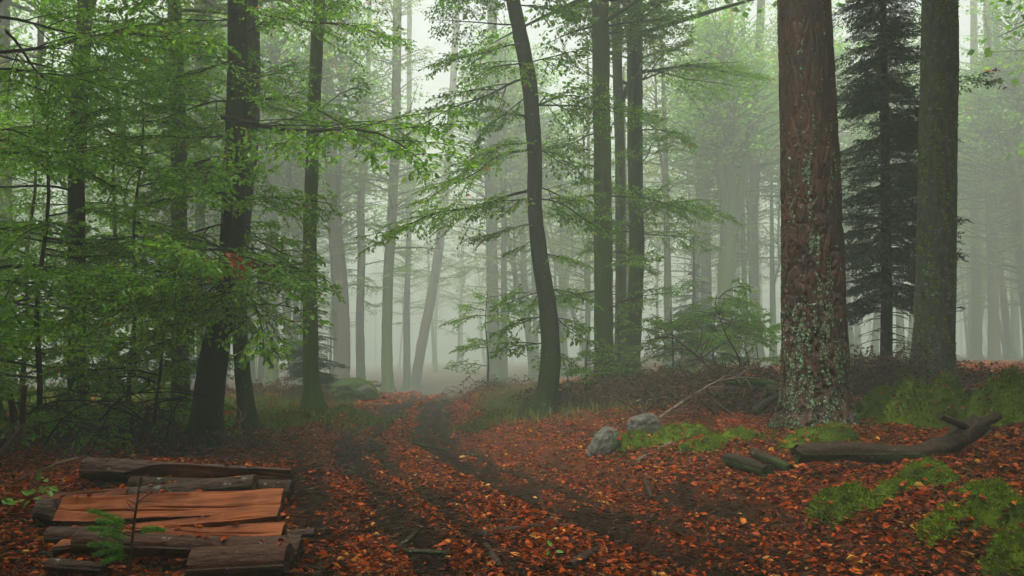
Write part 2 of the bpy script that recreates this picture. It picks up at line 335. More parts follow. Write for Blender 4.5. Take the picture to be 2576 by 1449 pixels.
gx = axis([(-140, -30, 8, 3), (-30, -9, 3, .2), (-9, 8, .055, .055), (8, 30, .2, 3), (30, 140, 3, 8)])
gy = axis([(-30, 3.5, 3, .3), (3.5, 16, .05, .055), (16, 40, .08, .5), (40, 190, .6, 8)])
GX, GY = np.meshgrid(gx, gy); GZ = gz(GX.ravel(), GY.ravel())
lf, ms = covers(GX.ravel(), GY.ravel()); lf = lf * (1 - .6 * sst(20, 32, GY.ravel()))
nx, ny = len(gx), len(gy); ii = (np.arange(ny - 1)[:, None] * nx + np.arange(nx - 1)[None, :]).ravel()
floor = obj('forest_floor', mesh('forest_floor', np.stack([GX.ravel(), GY.ravel(), GZ], -1), np.stack([ii, ii + 1, ii + nx + 1, ii + nx], -1), 'ground', {'leafy': lf, 'mossy': ms}), kind='structure')
floor['label'] = 'rutted muddy forest track and leaf strewn woodland floor'

# ------------------------------------------------------------------ boughs (branch + foliage), shared between copies
def make_bough(seed, L=2.4, leaf=.078, nside=15, sub=True, quad=False, keep=1.0, droop=.22, spacing=.62, wood_sides=5):
    r = np.random.default_rng(seed); wood = MB(); pos, dr, nr, ln = [], [], [], []
    def strip(pts, side0, dens):
        seg = np.linalg.norm(np.diff(pts, axis=0), axis=1); tot = seg.sum(); cs = np.concatenate([[0], np.cumsum(seg)]); side = side0
        for s in np.arange(tot * .12, tot, leaf * spacing / dens):
            if r.random() > keep: continue
            p = np.array([np.interp(s, cs, pts[:, k]) for k in range(3)]); q = np.array([np.interp(min(s + .02, tot), cs, pts[:, k]) for k in range(3)])
            t = (q - p) / (np.linalg.norm(q - p) + 1e-6); h = np.cross([0, 0, 1], t); side = -side
            a = r.uniform(.5, 1.15); d = t * math.cos(a) + h * math.sin(a) * side + np.array([0, 0, r.normal(-.35, .4)])
            pos.append(p + d * .008); dr.append(d); nr.append(np.array([0, 0, 1.]) + r.normal(0, .55, 3)); ln.append(leaf * r.uniform(.65, 1.15))
    n = 12; t = np.linspace(0, 1, n); wv = r.normal(0, .03, 2)
    ax = np.stack([t * L, L * (.05 * np.sin(t * 5 + r.uniform(0, 6)) + wv[0] * t), L * (.10 * t - droop * t ** 2 + .015 * np.sin(t * 9 + r.uniform(0, 6)))], -1)
    wood.add(*tube(ax, .018 * L / 2.4 * (1 - t) ** .8 + .0035, wood_sides)); side = 1
    strip(ax[7:], 1, 1)
    for i, f in enumerate(np.linspace(.12, .93, nside)):
        f = min(.97, f + r.uniform(-.02, .02)); side = -side
        b = np.array([np.interp(f, t, ax[:, k]) for k in range(3)]); l = L * (.52 * (1 - f) ** .75 * r.uniform(.6, 1.1) + .07); a = r.uniform(.6, 1.0)
        if r.random() < .08: continue
        m = 7; u = np.linspace(0, 1, m)
        d = np.stack([math.cos(a) * u * l + .12 * l * u ** 2, side * math.sin(a) * u * l * (1 - .15 * u), l * (r.uniform(-.15, .3) * u - r.uniform(.05, .4) * u ** 2)], -1) + b
        wood.add(*tube(d, .0075 * (1 - u) * l / L * 2 + .0022, 4, False)); strip(d[1:], side, 1)
        if sub:
            s2 = side
            for g in np.arange(.2, .9, .16):
                s2 = -s2; c = np.array([np.interp(g, u, d[:, k]) for k in range(3)]); l2 = l * .42 * (1 - g) ** .5 * r.uniform(.6, 1.2) + .06
                a2 = a * side + s2 * r.uniform(.6, .95); v = np.linspace(0, 1, 4)
                e = np.stack([math.cos(a2) * v * l2, math.sin(a2) * v * l2, l2 * (r.uniform(-.4, .4) * v - .25 * v ** 2)], -1) + c
                wood.add(*tube(e, .0032 * (1 - v) + .0014, 3, False)); strip(e, s2, 1)
    pos, dr, nr, ln = map(np.array, (pos, dr, nr, ln)); tint = np.clip(r.normal(.45, .2, len(pos)), 0, .93)
    tint[r.random(len(pos)) < .006] = .99
    return dict(L=L, wood=wood, lv=(pos, dr, nr, ln, tint), quad=quad)
N_SINGLE = 45
one_leaf = []
for k, tv in enumerate((.2, .4, .55, .75)):
    V, F, T = leaves(np.zeros((1, 3)), np.array([[1., 0, 0]]), np.array([[0, 0, 1.]]), np.array([.078]), np.array([tv])); one_leaf.append(mesh('leaf', V, F, 'leaf', {'tint': T}, smooth=False))
def split_single(b, k):
    pos, d, nr, ln, ti = b['lv']
    idx = np.random.default_rng(k).permutation(len(pos)); a, c = idx[:N_SINGLE], idx[N_SINGLE:]
    V, F, T = leaves(pos[c], d[c], nr[c], ln[c], ti[c]); b['fm2'] = mesh('foliage', V, F, 'leaf', {'tint': T}, smooth=False)
    ms_ = []
    for i in a:
        x = d[i] / np.linalg.norm(d[i]); z = nr[i] - x * nr[i].dot(x); z /= np.linalg.norm(z); y = np.cross(z, x)
        ms_.append(Matrix([[*(np.array([x[q], y[q], z[q]]) * ln[i] / .078), pos[i][q]] for q in range(3)] + [[0, 0, 0, 1]]))
    b['single'] = ms_
BOUGH = []
for k in range(8):
    b = make_bough(100 + k, droop=(.16, .3, .22, .1, .26, .2, .14, .3)[k], nside=(15, 16, 14, 15, 17, 13, 15, 16)[k])
    b['wm'] = b['wood'].build('bough', 'twig'); pos, d, nr, ln, ti = b['lv']
    V, F, T = leaves(pos, d, nr, ln, ti); b['fm'] = mesh('foliage', V, F, 'leaf', {'tint': T}, smooth=False)
    split_single(b, k); BOUGH.append(b)
BOUGH_S, BOUGH_L = [], []
for k in range(5):
    b = make_bough(140 + k, L=4.2, leaf=.082, nside=19, droop=(.12, .22, .16, .26, .08)[k]); b['wm'] = b['wood'].build('bough', 'twig'); V, F, T = leaves(*b['lv']); b['fm'] = mesh('foliage', V, F, 'leaf', {'tint': T}, smooth=False); split_single(b, k); BOUGH_L.append(b)
for k in range(6):
    b = make_bough(160 + k, L=1.15, leaf=.08, nside=7 + k % 3, droop=(.1, .25, .18, .3, .05, .2)[k]); b['wm'] = b['wood'].build('bough', 'twig'); V, F, T = leaves(*b['lv']); b['fm'] = b['fm2'] = mesh('foliage', V, F, 'leaf', {'tint': T}, smooth=False); BOUGH_S.append(b)
def bough_matrix(b, start, end, roll=0.0, up=(0, 0, 1)):
    v = np.array(end) - np.array(start); s = np.linalg.norm(v) / b['L']; x = v / np.linalg.norm(v)
    z = np.array(up, float); z = z - x * z.dot(x); z /= np.linalg.norm(z); y = np.cross(z, x); c, sn = math.cos(roll), math.sin(roll)
    y, z = y * c + z * sn, z * c - y * sn
    return Matrix([[x[k] * s, y[k] * s, z[k] * s, start[k]] for k in range(3)] + [[0, 0, 0, 1]])
def add_bough(tree, start, end, k=None, single=False, roll=None, bank=None, fname='foliage'):
    dist = np.linalg.norm(np.array(end) - np.array(start)); bank = bank or (BOUGH_L if dist > 3.1 else BOUGH if single or dist > 1.75 else BOUGH_S); b = bank[random.randrange(len(bank)) if k is None else k % len(bank)]; base = np.array(tree.location)
    m = bough_matrix(b, np.array(start) - base, np.array(end) - base, random.uniform(-.5, .5) if roll is None else roll)
    br = obj('branch', b['wm'], tree, mtx=m)
    obj(fname, b['fm2'] if single else b['fm'], br, kind='stuff')
    if single:
        for i, q in enumerate(b['single']): obj('leaf', one_leaf[i % 4], br, mtx=q)
    return br

# far crowns: one mesh of limbs and one of leaves, shared by many trees
def make_crown(seed, H=13, Rad=4.2, nb=62, leaf=.13, lmat='leaf_far'):
    r = np.random.default_rng(seed); wood = MB(); allL = [[], [], [], [], []]
    small = [make_bough(500 + seed * 10 + j, L=2.4, leaf=leaf, nside=10, sub=False, keep=.95, spacing=.75) for j in range(3)]
    lx = np.cumsum(r.normal(0, .18, 8)); ly = np.cumsum(r.normal(0, .18, 8)); zt = np.linspace(0, H, 8)
    wood.add(*tube(np.stack([lx - lx[0], ly - ly[0], zt], -1), np.linspace(.11, .02, 8), 6))
    for i in range(nb):
        h = H * (r.random() ** .85); az = r.uniform(0, 2 * math.pi); f = h / H
        l = Rad * (1 - .62 * f) * r.uniform(.45, 1.05); el = R(r.uniform(-4, 28) + 26 * f)
        s = np.array([np.interp(h, zt, lx - lx[0]), np.interp(h, zt, ly - ly[0]), h])
        b = small[i % 3]; e = s + l * np.array([math.cos(az) * math.cos(el), math.sin(az) * math.cos(el), math.sin(el)])
        m = np.array(bough_matrix(b, s, e, r.uniform(-.4, .4))); sc = l / 2.4
        for V, Fs in [(np.vstack(b['wood'].V), [np.vstack(f_) for f_ in b['wood'].F.values() if f_])]:
            if i % 1 == 0:
                tt = np.linspace(0, 1, 6); p = s + (e - s) * tt[:, None]; p[:, 2] += -.35 * tt ** 2 + .25 * tt; wood.add(*tube(p, .035 * sc * (1 - tt) + .008, 4, False))
        pos, d, nr, ln, ti = b['lv']; A = m[:3, :3]; q = r.random(len(pos)) < .9
        allL[0].append(pos[q] @ A.T + m[:3, 3]); allL[1].append(d[q] @ A.T); allL[2].append(nr[q] @ A.T); allL[3].append(ln[q] * (.75 + .25 * sc)); allL[4].append(np.clip(ti[q] + r.normal(0, .12), 0, 1))
    A = [np.concatenate(x) for x in allL]; V, F, T = leaves(*A, quad=True, wid=.7)
    return dict(wm=wood.build('limbs', 'beech'), fm=mesh('crown', V, F, lmat, {'tint': T}, smooth=False), n=len(A[0]))
CROWN = [make_crown(k, H=(13, 11, 15, 12, 14)[k], Rad=(4.4, 3.6, 4.8, 4.0, 3.4)[k], nb=(64, 50, 74, 58, 60)[k]) for k in range(5)]
CANOPY = [make_crown(20 + k, H=8.5, Rad=6.2, nb=120, leaf=.19, lmat='leaf') for k in range(2)]
def add_crown(tree, at_world, k=None, s=1.0, bank=None):
    bank = bank or CROWN; c = bank[random.randrange(len(bank)) if k is None else k % len(bank)]; m = Matrix.Translation(Vector(at_world) - tree.location) @ Matrix.Rotation(random.uniform(0, 6.28), 4, 'Z') @ Matrix.Scale(s, 4)
    o = obj('crown', c['fm'], tree, mtx=m, kind='stuff'); obj('limb', c['wm'], o)

# ------------------------------------------------------------------ trunks
def trunk_obj(tree, name, pts, rad, material, sides=18, rough=.05, seed=0):
    base = np.array(tree.location)
    def disp(th, z, r): return r * (rough * 1.6 * fbm(np.cos(th) * 1.6 + seed, np.sin(th) * 1.6, z * .9, 3, seed) + rough * .7 * vnoise(np.cos(th) * 4 + seed, np.sin(th) * 4, z * 4, seed + 3))
    def disp2(th, z, r): return disp(th, z, r) + r * .30 * np.exp(-np.maximum(z, 0) / .22) * (np.sin(th * 4 + seed) + .5 * np.sin(th * 7 + seed * 2))
    V, F = tube(np.asarray(pts) - base, rad, sides, True, disp2); return obj(name, mesh(name, V, F, material), tree)
def trunk_path(pix, Y, H, n=46, flare=1.5, ylean=0.0):
    """pix: [(px, py, width px)] from the foot up, at depth Y -> points, radii up to height H"""
    pts = np.array([P(x, y, Y) for x, y, w in pix]); rad = np.array([w / 2 / FPX * Y for x, y, w in pix])
    g = gz1(pts[0][0], Y); foot = pts[0].copy(); foot[2] = g - .35
    if pts[0][2] < g: pts[0][2] = g
    tail = []; d = pts[-1] - pts[-2]; d /= np.linalg.norm(d); d = d * .6 + np.array([0, 0, .4]); zt = pts[-1][2]; q = pts[-1].copy(); r_ = rad[-1]
    while q[2] < H: q = q + d / d[2] * 1.2; tail.append(q.copy())
    allp = np.vstack([foot[None], pts] + ([np.array(tail)] if tail else [])); 
    trad = [max(.03, r_ * (1 - .85 * (i + 1) / len(tail))) for i in range(len(tail))]
    allr = np.concatenate([[rad[0] * 1.05], rad, trad])
    z = np.unique(np.concatenate([np.linspace(g - .35, g + 1.2, 9), np.linspace(g + 1.2, allp[-1][2], n)])); z0 = allp[:, 2]
    o = np.stack([np.interp(z, z0, allp[:, 0]), np.interp(z, z0, allp[:, 1]), z], -1)
    for _ in range(2): o[1:-1, :2] = (o[:-2, :2] + 2 * o[1:-1, :2] + o[2:, :2]) / 4
    rr = np.interp(z, z0, allr); rr = rr * (1 + (flare - 1) * np.exp(-np.maximum(z - g, 0) / .28))
    o[:, 1] += ylean * np.maximum(z - g, 0)
    return o, rr, g
def tree_from(name, label, cat, pix, Y, H, material, flare=1.35, group=None, sides=22, rough=.085, n=60, ylean=0.0):
    o, rr, g = trunk_path(pix, Y, H, n, flare, ylean); base = (o[0][0], o[0][1], g)
    t = thing(name, label, cat, base, group); trunk_obj(t, 'trunk', o, rr, material, sides, rough, seed=int(Y * 13) % 97)
    return t, o, rr
def on_trunk(o, z): return np.array([np.interp(z, o[:, 2], o[:, 0]), np.interp(z, o[:, 2], o[:, 1]), z])
def rand_boughs(t, o, n, z0, z1, l0, l1, az0=0, az1=360, el=(-8, 22), single=0):
    for i in range(n):
        z = random.uniform(z0, z1); s = on_trunk(o, z); a = R(random.uniform(az0, az1)); e = R(random.uniform(*el)); l = random.uniform(l0, l1)
        add_bough(t, s, s + l * np.array([math.cos(a) * math.cos(e), math.sin(a) * math.cos(e), math.sin(e)]))
def pix_boughs(t, o, Y, lst, single=0):
    for i, (sx, sy, ex, ey, dy) in enumerate(lst):
        s = on_trunk(o, P(sx, sy, Y)[2]); e = P(ex, ey, Y + dy); add_bough(t, s, e, single=i < single)

# ---- near beeches
tA, oA, _ = tree_from('beech_tree', 'thick leaning grey beech beside the log pile, big boughs spread both ways', 'tree',
    [(515, 1118, 82), (522, 1000, 72), (545, 850, 66), (565, 760, 62), (580, 660, 58), (588, 500, 58), (594, 330, 54), (599, 150, 50), (597, 0, 48)], 12.6, 19, 'beech_dark', 1.5, sides=28, n=80)
pix_boughs(tA, oA, 12.6, [(590, 700, 60, 820, -2.6), (600, 655, 830, 715, -1.5), (590, 690, 330, 730, -3.2), (585, 720, 730, 850, -.8), (620, 300, 1110, 395, -3.2), (610, 490, 850, 520, -1.0), (620, 250, 1010, 300, -1.2),
    (600, 640, 470, 640, -3.0), (575, 700, 180, 760, -3.6), (600, 690, 640, 800, -2.6), (625, 100, 745, 10, .5), (625, 40, 1000, 90, -1.5), (580, 45, 300, 70, -1.0), (560, 380, 350, 500, .8), (565, 350, 220, 330, -1.2),
    (560, 485, 280, 510, -1.6), (560, 560, 330, 640, -1.2), (545, 760, 320, 860, .5), (540, 800, 300, 930, -1.2), (625, 200, 760, 180, 1.5), (600, 560, 700, 600, 1.2), (590, 160, 420, 200, -2.0), (610, 520, 700, 480, -1.5),
    (600, 330, 800, 270, .8), (590, 250, 400, 260, 1.6), (585, 430, 470, 420, -2.4), (590, 610, 760, 690, -.6), (600, -60, 900, -20, -1), (600, -100, 300, -20, -2), (585, 740, 690, 900, .6), (575, 690, 420, 800, -2.4)], single=6)
rand_boughs(tA, oA, 26, 7, 17, 2.5, 4.5, el=(0, 35)); add_crown(tA, on_trunk(oA, 9.5), 0, .9)
tA2, oA2, _ = tree_from('beech_tree', 'slimmer beech standing close behind the thick leaning beech', 'tree',
    [(625, 1085, 44), (612, 960, 38), (600, 800, 36), (606, 600, 38), (632, 350, 38), (638, 150, 36), (632, 0, 34)], 15.2, 18, 'beech', 1.5, sides=20)
rand_boughs(tA2, oA2, 5, 3, 7, 1.0, 1.8); add_crown(tA2, on_trunk(oA2, 8), 1, .9)
tB, oB, _ = tree_from('beech_tree', 'dark slender beech wrapped in low boughs beside mossy brush', 'tree',
    [(195, 1055, 42), (192, 900, 42), (196, 700, 40), (190, 480, 40), (200, 250, 40), (211, 60, 36), (214, 0, 34)], 15, 17, 'beech_dark', 1.3, sides=20)
rand_boughs(tB, oB, 26, 1.2, 8.5, 1.8, 3.6); add_crown(tB, on_trunk(oB, 8), 3, .9)
tC, oC, _ = tree_from('beech_tree', 'straight mid grey beech between the dark slender beech and the leaning beech', 'tree',
    [(455, 1060, 46), (452, 850, 42), (450, 600, 40), (450, 350, 38), (441, 100, 34), (438, 0, 32)], 17.5, 19, 'beech', 1.3)
rand_boughs(tC, oC, 9, 2.5, 9, 1.4, 2.6); add_crown(tC, on_trunk(oC, 9), 2, .9)
tD, oD, _ = tree_from('beech_tree', 'straight green stained beech on the grassy track bank by the mossy boulder', 'tree',
    [(788, 1038, 50), (782, 950, 40), (781, 800, 36), (779, 600, 34), (784, 400, 33), (795, 150, 32), (804, 0, 30)], 18.9, 21, 'beech_green', 1.4)
rand_boughs(tD, oD, 10, 7, 12, 1.5, 3); add_crown(tD, on_trunk(oD, 10), 4, 1)
tK, oK, _ = tree_from('beech_tree', 'dark curved beech leaning over the bend of the track, layered sprays', 'tree',
    [(1352, 1062, 66), (1376, 1000, 50), (1387, 900, 48), (1380, 780, 46), (1358, 650, 40), (1344, 520, 37), (1347, 400, 39), (1334, 220, 39), (1312, 100, 38), (1290, 0, 36)], 15.5, 18, 'beech_dark', 1.5, sides=28, n=80)
pix_boughs(tK, oK, 15.5, [(1340, 370, 1050, 490, -2.2), (1330, 205, 1005, 295, -1.2), (1345, 565, 1180, 600, -.8), (1345, 480, 940, 600, -2.6), (1340, 355, 1120, 400, -1.2), (1325, 120, 1080, 135, -1.2), (1345, 500, 1190, 505, -1.0),
    (1355, 600, 1265, 650, .3), (1380, 730, 1240, 770, .3), (1385, 790, 1235, 840, .8), (1390, 860, 1240, 885, 1), (1310, 60, 1060, 30, -1), (1330, 240, 1180, 340, .4), (1365, 250, 1610, 300, .6), (1365, 260, 1530, 250, -.6),
    (1350, 160, 1490, 130, .5), (1345, 500, 1545, 565, .4), (1400, 640, 1485, 660, -.3), (1410, 720, 1500, 765, .5), (1410, 880, 1490, 940, .6), (1350, 380, 1490, 425, .8), (1345, 480, 1530, 500, 1), (1300, 20, 1480, 10, .5), (1385, 800, 1480, 830, 1.2),
    (1345, 300, 1200, 260, 1.4), (1320, 150, 1180, 200, -1.6), (1300, -40, 1120, 0, -1), (1300, -60, 1450, 30, -.6)], single=6)
rand_boughs(tK, oK, 16, 8, 16, 1.8, 3.5, el=(0, 30)); add_crown(tK, on_trunk(oK, 9), 1, .9)
tL, oL, _ = tree_from('beech_tree', 'tall straight dark mossy beech behind the curved leaning beech', 'tree',
    [(1522, 1000, 58), (1520, 900, 50), (1518, 700, 46), (1516, 450, 44), (1512, 200, 46), (1510, 0, 40)], 20.5, 22, 'beech_green', 1.3, sides=22)
rand_boughs(tL, oL, 16, 2, 11, 1.4, 3); add_crown(tL, on_trunk(oL, 10), 2, 1)
tM, oM, _ = tree_from('beech_tree', 'slightly sinuous mossy beech, right one of a close trio of straight stems', 'tree',
    [(1585, 958, 46), (1592, 850, 40), (1603, 650, 38), (1598, 400, 38), (1597, 200, 40), (1598, 0, 38)], 23.5, 22, 'beech_green', 1.3)
rand_boughs(tM, oM, 14, 3, 12, 1.6, 3.4); pix_boughs(tM, oM, 23.5, [(1590, 180, 1930, 150, -1), (1590, 190, 1900, 220, 1), (1600, 330, 1750, 320, -2)]); add_crown(tM, on_trunk(oM, 11), 0, 1)
tM2, oM2, _ = tree_from('beech_tree', 'thin hazy beech squeezed between two mossy straight beeches', 'tree',
    [(1560, 940, 30), (1562, 700, 27), (1560, 400, 26), (1551, 100, 25), (1548, 0, 24)], 27, 21, 'beech', 1.2)
rand_boughs(tM2, oM2, 8, 3, 10, 1.4, 2.6); add_crown(tM2, on_trunk(oM2, 10), 3, 1)

# ---- the red pine: deep plated bark, lichen flakes
def pine():
    Y = 11.0; pix = [(2056, 1092, 176), (2054, 1000, 160), (2048, 850, 152), (2044, 650, 146), (2038, 400, 140), (2030, 200, 136), (2022, 0, 130)]
    o, rr, g = trunk_path(pix, Y, 23, 40, 1.18); base = np.array([o[0][0], o[0][1], g])
    t = thing('pine_tree', 'massive pine with red brown plated bark crusted in pale green lichen', 'tree', base)
    z = np.concatenate([np.arange(g - .3, 7.2, .013), np.linspace(7.3, o[-1][2], 40)]); S = 210
    p = np.stack([np.interp(z, o[:, 2], o[:, 0]), np.interp(z, o[:, 2], o[:, 1]), z], -1); r0 = np.interp(z, o[:, 2], rr)
    th = np.arange(S) * 2 * math.pi / S; TH, ZZ = np.meshgrid(th, z); c = 2 * math.pi * .42
    # long irregular furrows low down, thin flaky scales higher up
    CX, SX = np.cos(TH), np.sin(TH); low = 1 - sst(1.5, 5.5, ZZ)
    wx = .35 * fbm(CX * 2.2, SX * 2.2, ZZ * 1.3, 3, 3)
    f1 = np.abs(fbm((CX + wx) * 4.6, (SX + wx) * 4.6, ZZ * 1.25, 3, 9)); f2 = np.abs(fbm((CX - wx) * 8.5, (SX + wx) * 8.5, ZZ * 3.2 + 5, 3, 15))
    steps = fbm(CX * 6, SX * 6, ZZ * 7, 2, 27); flak = np.floor((fbm(CX * 5, SX * 5, ZZ * 4.0, 3, 33) + .25 * steps) * 7) / 7
    e = sst(.0, .13, f1) * (.45 + .55 * sst(.0, .12, f2)); ID = np.clip(.5 + .9 * flak, 0, 1)
    fine = fbm(CX * 16, SX * 16, ZZ * 12, 4, 13)
    dr = (.016 + .045 * low) * (e - .65) + (.010 + .006 * low) * flak + .006 * fine + .010 * fbm(CX * 2.5, SX * 2.5, ZZ * 1.2, 3, 17)
    rad = r0[:, None] + dr
    rad += (.05 * np.exp(-np.maximum(ZZ - g, 0) / .22)) * (np.sin(TH * 5 + .6) + .4 * np.sin(TH * 3))
    V = p[:, None, :] + rad[..., None] * np.stack([np.cos(TH), np.sin(TH), 0 * TH], -1); n = len(z)
    i = np.arange(n - 1)[:, None] * S; j = np.arange(S)[None, :]; j2 = (j + 1) % S
    F = np.stack([i + j, i + j2, i + S + j2, i + S + j], -1).reshape(-1, 4)
    m, nn, l, out = mat('pine_bark'); M['pine'] = m
    at = N(nn, 'ShaderNodeAttribute', attribute_name='plate'); no = N(nn, 'ShaderNodeTexNoise', Scale=28, Detail=6, Roughness=.7); tc = N(nn, 'ShaderNodeTexCoord'); l.new(tc.outputs['Object'], no.inputs['Vector'])
    ad = N(nn, 'ShaderNodeMath', operation='MULTIPLY_ADD'); ad.inputs[1].default_value = .9; l.new(no.outputs[0], ad.inputs[0]); l.new(at.outputs['Fac'], ad.inputs[2])
    r_ = ramp(nn, [(.3, (.014, .005, .003)), (.55, (.052, .016, .008)), (.8, (.10, .028, .012)), (1, (.17, .055, .024))]); l.new(ad.outputs[0], r_.inputs[0])
    n2 = N(nn, 'ShaderNodeTexNoise', Scale=2.3, Detail=5); l.new(tc.outputs['Object'], n2.inputs['Vector'])
    a3 = N(nn, 'ShaderNodeAttribute', attribute_name='mossy'); a4 = N(nn, 'ShaderNodeMath', operation='MULTIPLY_ADD'); a4.inputs[1].default_value = .5; l.new(n2.outputs[0], a4.inputs[0]); l.new(a3.outputs['Fac'], a4.inputs[2])
    mr = N(nn, 'ShaderNodeMapRange'); mr.inputs['From Min'].default_value = .62; mr.inputs['From Max'].default_value = .8; l.new(a4.outputs[0], mr.inputs[0])
    mx = N(nn, 'ShaderNodeMix', data_type='RGBA'); l.new(mr.outputs[0], mx.inputs[0]); l.new(r_.outputs[0], mx.inputs[6]); mx.inputs[7].default_value = (.035, .055, .012, 1)
    b = N(nn, 'ShaderNodeBsdfPrincipled'); b.inputs['Roughness'].default_value = .6; l.new(mx.outputs[2], b.inputs['Base Color']); bp = N(nn, 'ShaderNodeBump', Strength=.6, Distance=.012); l.new(no.outputs[0], bp.inputs['Height']); l.new(bp.outputs[0], b.inputs['Normal']); l.new(b.outputs[0], out.inputs[0])
    mossy = np.exp(-((TH - 6.1) / .45) ** 2) * .75 + np.exp(-(TH / .4) ** 2) * .75 + .75 * np.exp(-np.maximum(ZZ - g, 0) / .16)
    Vw = V.reshape(-1, 3) - base
    obj('trunk', mesh('trunk', Vw, F, 'pine', {'plate': (ID * .42 + .10 * fine).ravel(), 'mossy': mossy.ravel()}), t)
    # lichen flakes that sit on the plates
    r = np.random.default_rng(5); cand = r.integers(0, V.reshape(-1, 3).shape[0], 90000); tz = ZZ.ravel()[cand]; tt = TH.ravel()[cand]
    pm = .9 * fbm(np.cos(tt) * 5.5, np.sin(tt) * 5.5, tz * .8, 3, 41) + .6 * fbm(np.cos(tt) * 10, np.sin(tt) * 10, tz * 3, 2, 43)
    pr = sst(.1, .5, pm + .62 * (1 - sst(g + .2, 4.4, tz)) - .22) * .5 + .07 * sst(.1, .4, pm)
    ok = (r.random(len(cand)) < pr) & (tz < 7) & (tz > g) & (np.sin(tt) < .35); cand = cand[ok][:12000]
    q = Vw[cand]; nrm = np.stack([np.cos(TH.ravel()[cand]), np.sin(TH.ravel()[cand]), 0 * cand], -1) + r.normal(0, .25, (len(cand), 3))
    d = np.cross(nrm, r.normal(0, 1, (len(cand), 3))); ln = np.clip(r.lognormal(-3.95, .45, len(cand)), .007, .05)
    d /= np.linalg.norm(d, axis=1)[:, None]; q = q + nrm * .004 - d * ln[:, None] * .5
    Vv, Ff, T = leaves(q, d, nrm, ln, np.clip(r.normal(.5, .25, len(q)), 0, 1), wid=.95, fold=-.2)
    obj('lichen', mesh('lichen', Vv, Ff, 'lichen', {'tint': T}, smooth=False), t, kind='stuff')
    return t, o
tP, oP = pine()

# ---- lichened beech on the right
tR, oR, _ = tree_from('beech_tree', 'stout beech with mottled moss and white lichen spots beside the dark spruce', 'tree',
    [(2338, 988, 112), (2346, 900, 100), (2352, 780, 92), (2356, 600, 92), (2360, 350, 90), (2364, 150, 88), (2364, 0, 86)], 15.0, 20, 'beech_lichen', 1.3, sides=36, rough=.04, n=120)
rand_boughs(tR, oR, 18, 9, 18, 2, 4, el=(0, 35)); add_crown(tR, on_trunk(oR, 9.5), 2, .9)
pix_boughs(tR, oR, 15, [(2400, 210, 2500, 185, -.3)])
def flakes(t, o, rr, z0, z1, n, mats, seed, size=.02, dens=.5, name='lichen', wid=.95):
    r = np.random.default_rng(seed); z = r.uniform(z0, z1, n); th = r.uniform(math.pi * .95, math.pi * 2.05, n)
    pm = fbm(np.cos(th) * 2.5, np.sin(th) * 2.5, z * 1.4, 4, seed) ; k = r.random(n) < dens * sst(-.1, .4, pm); z, th = z[k], th[k]
    rad = np.interp(z, o[:, 2], rr) * 1.005; c = np.stack([np.interp(z, o[:, 2], o[:, 0]), np.interp(z, o[:, 2], o[:, 1]), z], -1) - np.array(t.location)
    nr = np.stack([np.cos(th), np.sin(th), 0 * th], -1); q = c + nr * rad[:, None]; n2 = nr + r.normal(0, .35, q.shape); d = np.cross(n2, r.normal(0, 1, q.shape)); d /= np.linalg.norm(d, axis=1)[:, None]
    ln = np.clip(r.lognormal(math.log(size), .5, len(q)), size * .3, size * 3)
    V, F, T = leaves(q - d * ln[:, None] * .5, d, n2, ln, np.clip(r.normal(.55, .25, len(q)), 0, 1), wid=wid, fold=-.2)
    obj(name, mesh(name, V, F, mats, {'tint': T}, smooth=False), t, kind='stuff')
flakes(tR, oR, _, .9, 4.5, 2600, 'lichen', 61, .022); flakes(tR, oR, _, .8, 9, 16000, 'moss', 62, .035, .8, 'moss')

# ---- spruce bough bank
def spruce_bough(seed, L=1.7, dens=1.0, tw=.075):
    r = np.random.default_rng(seed); wood = MB(); pos, dr, nr, ln = [], [], [], []
    t = np.linspace(0, 1, 9); ax = np.stack([t * L, .03 * L * np.sin(t * 4 + seed), L * (.05 * t - .32 * t ** 2 + .12 * t ** 4)], -1); wood.add(*tube(ax, .012 * (1 - t) + .003, 4, False))
    side = 1
    for f in np.arange(.15, 1, .035):
        side = -side; b = np.array([np.interp(f, t, ax[:, k]) for k in range(3)]); l = L * (.42 * (1 - f) ** .7 + .06) * r.uniform(.6, 1.15); a = r.uniform(.7, 1.05); u = np.linspace(0, 1, 5)
        d = np.stack([math.cos(a) * u * l, side * math.sin(a) * u * l, -l * r.uniform(.15, .5) * u ** 1.6], -1) + b; wood.add(*tube(d, .0035 * (1 - u) + .001, 3, False))
        for g in np.arange(.08, 1.02, .055 / max(l, .1) / dens * .7):
            p = np.array([np.interp(g, u, d[:, k]) for k in range(3)]); a2 = a * side + r.uniform(-1.1, 1.1)
            pos.append(p); dr.append([math.cos(a2), math.sin(a2), r.uniform(-.8, .25)]); nr.append(r.normal(0, .5, 3) + [0, 0, .8]); ln.append(tw * r.uniform(.8, 1.9))
    pos, dr, nr, ln = map(np.array, (pos, dr, nr, ln)); return dict(L=L, wood=wood, lv=(pos, dr, nr, ln, np.clip(r.normal(.45, .25, len(pos)), 0, 1)))
SPR, SPRY = [], []
for k in range(5):
    b = spruce_bough(k, dens=1.5); b['wm'] = b['wood'].build('spruce_bough', 'twig'); V, F, T = leaves(*b['lv'], wid=.34, quad=True); b['fm'] = mesh('needles', V, F, 'needle', {'tint': T}, smooth=False); b['fm2'] = b['fm']; SPR.append(b)
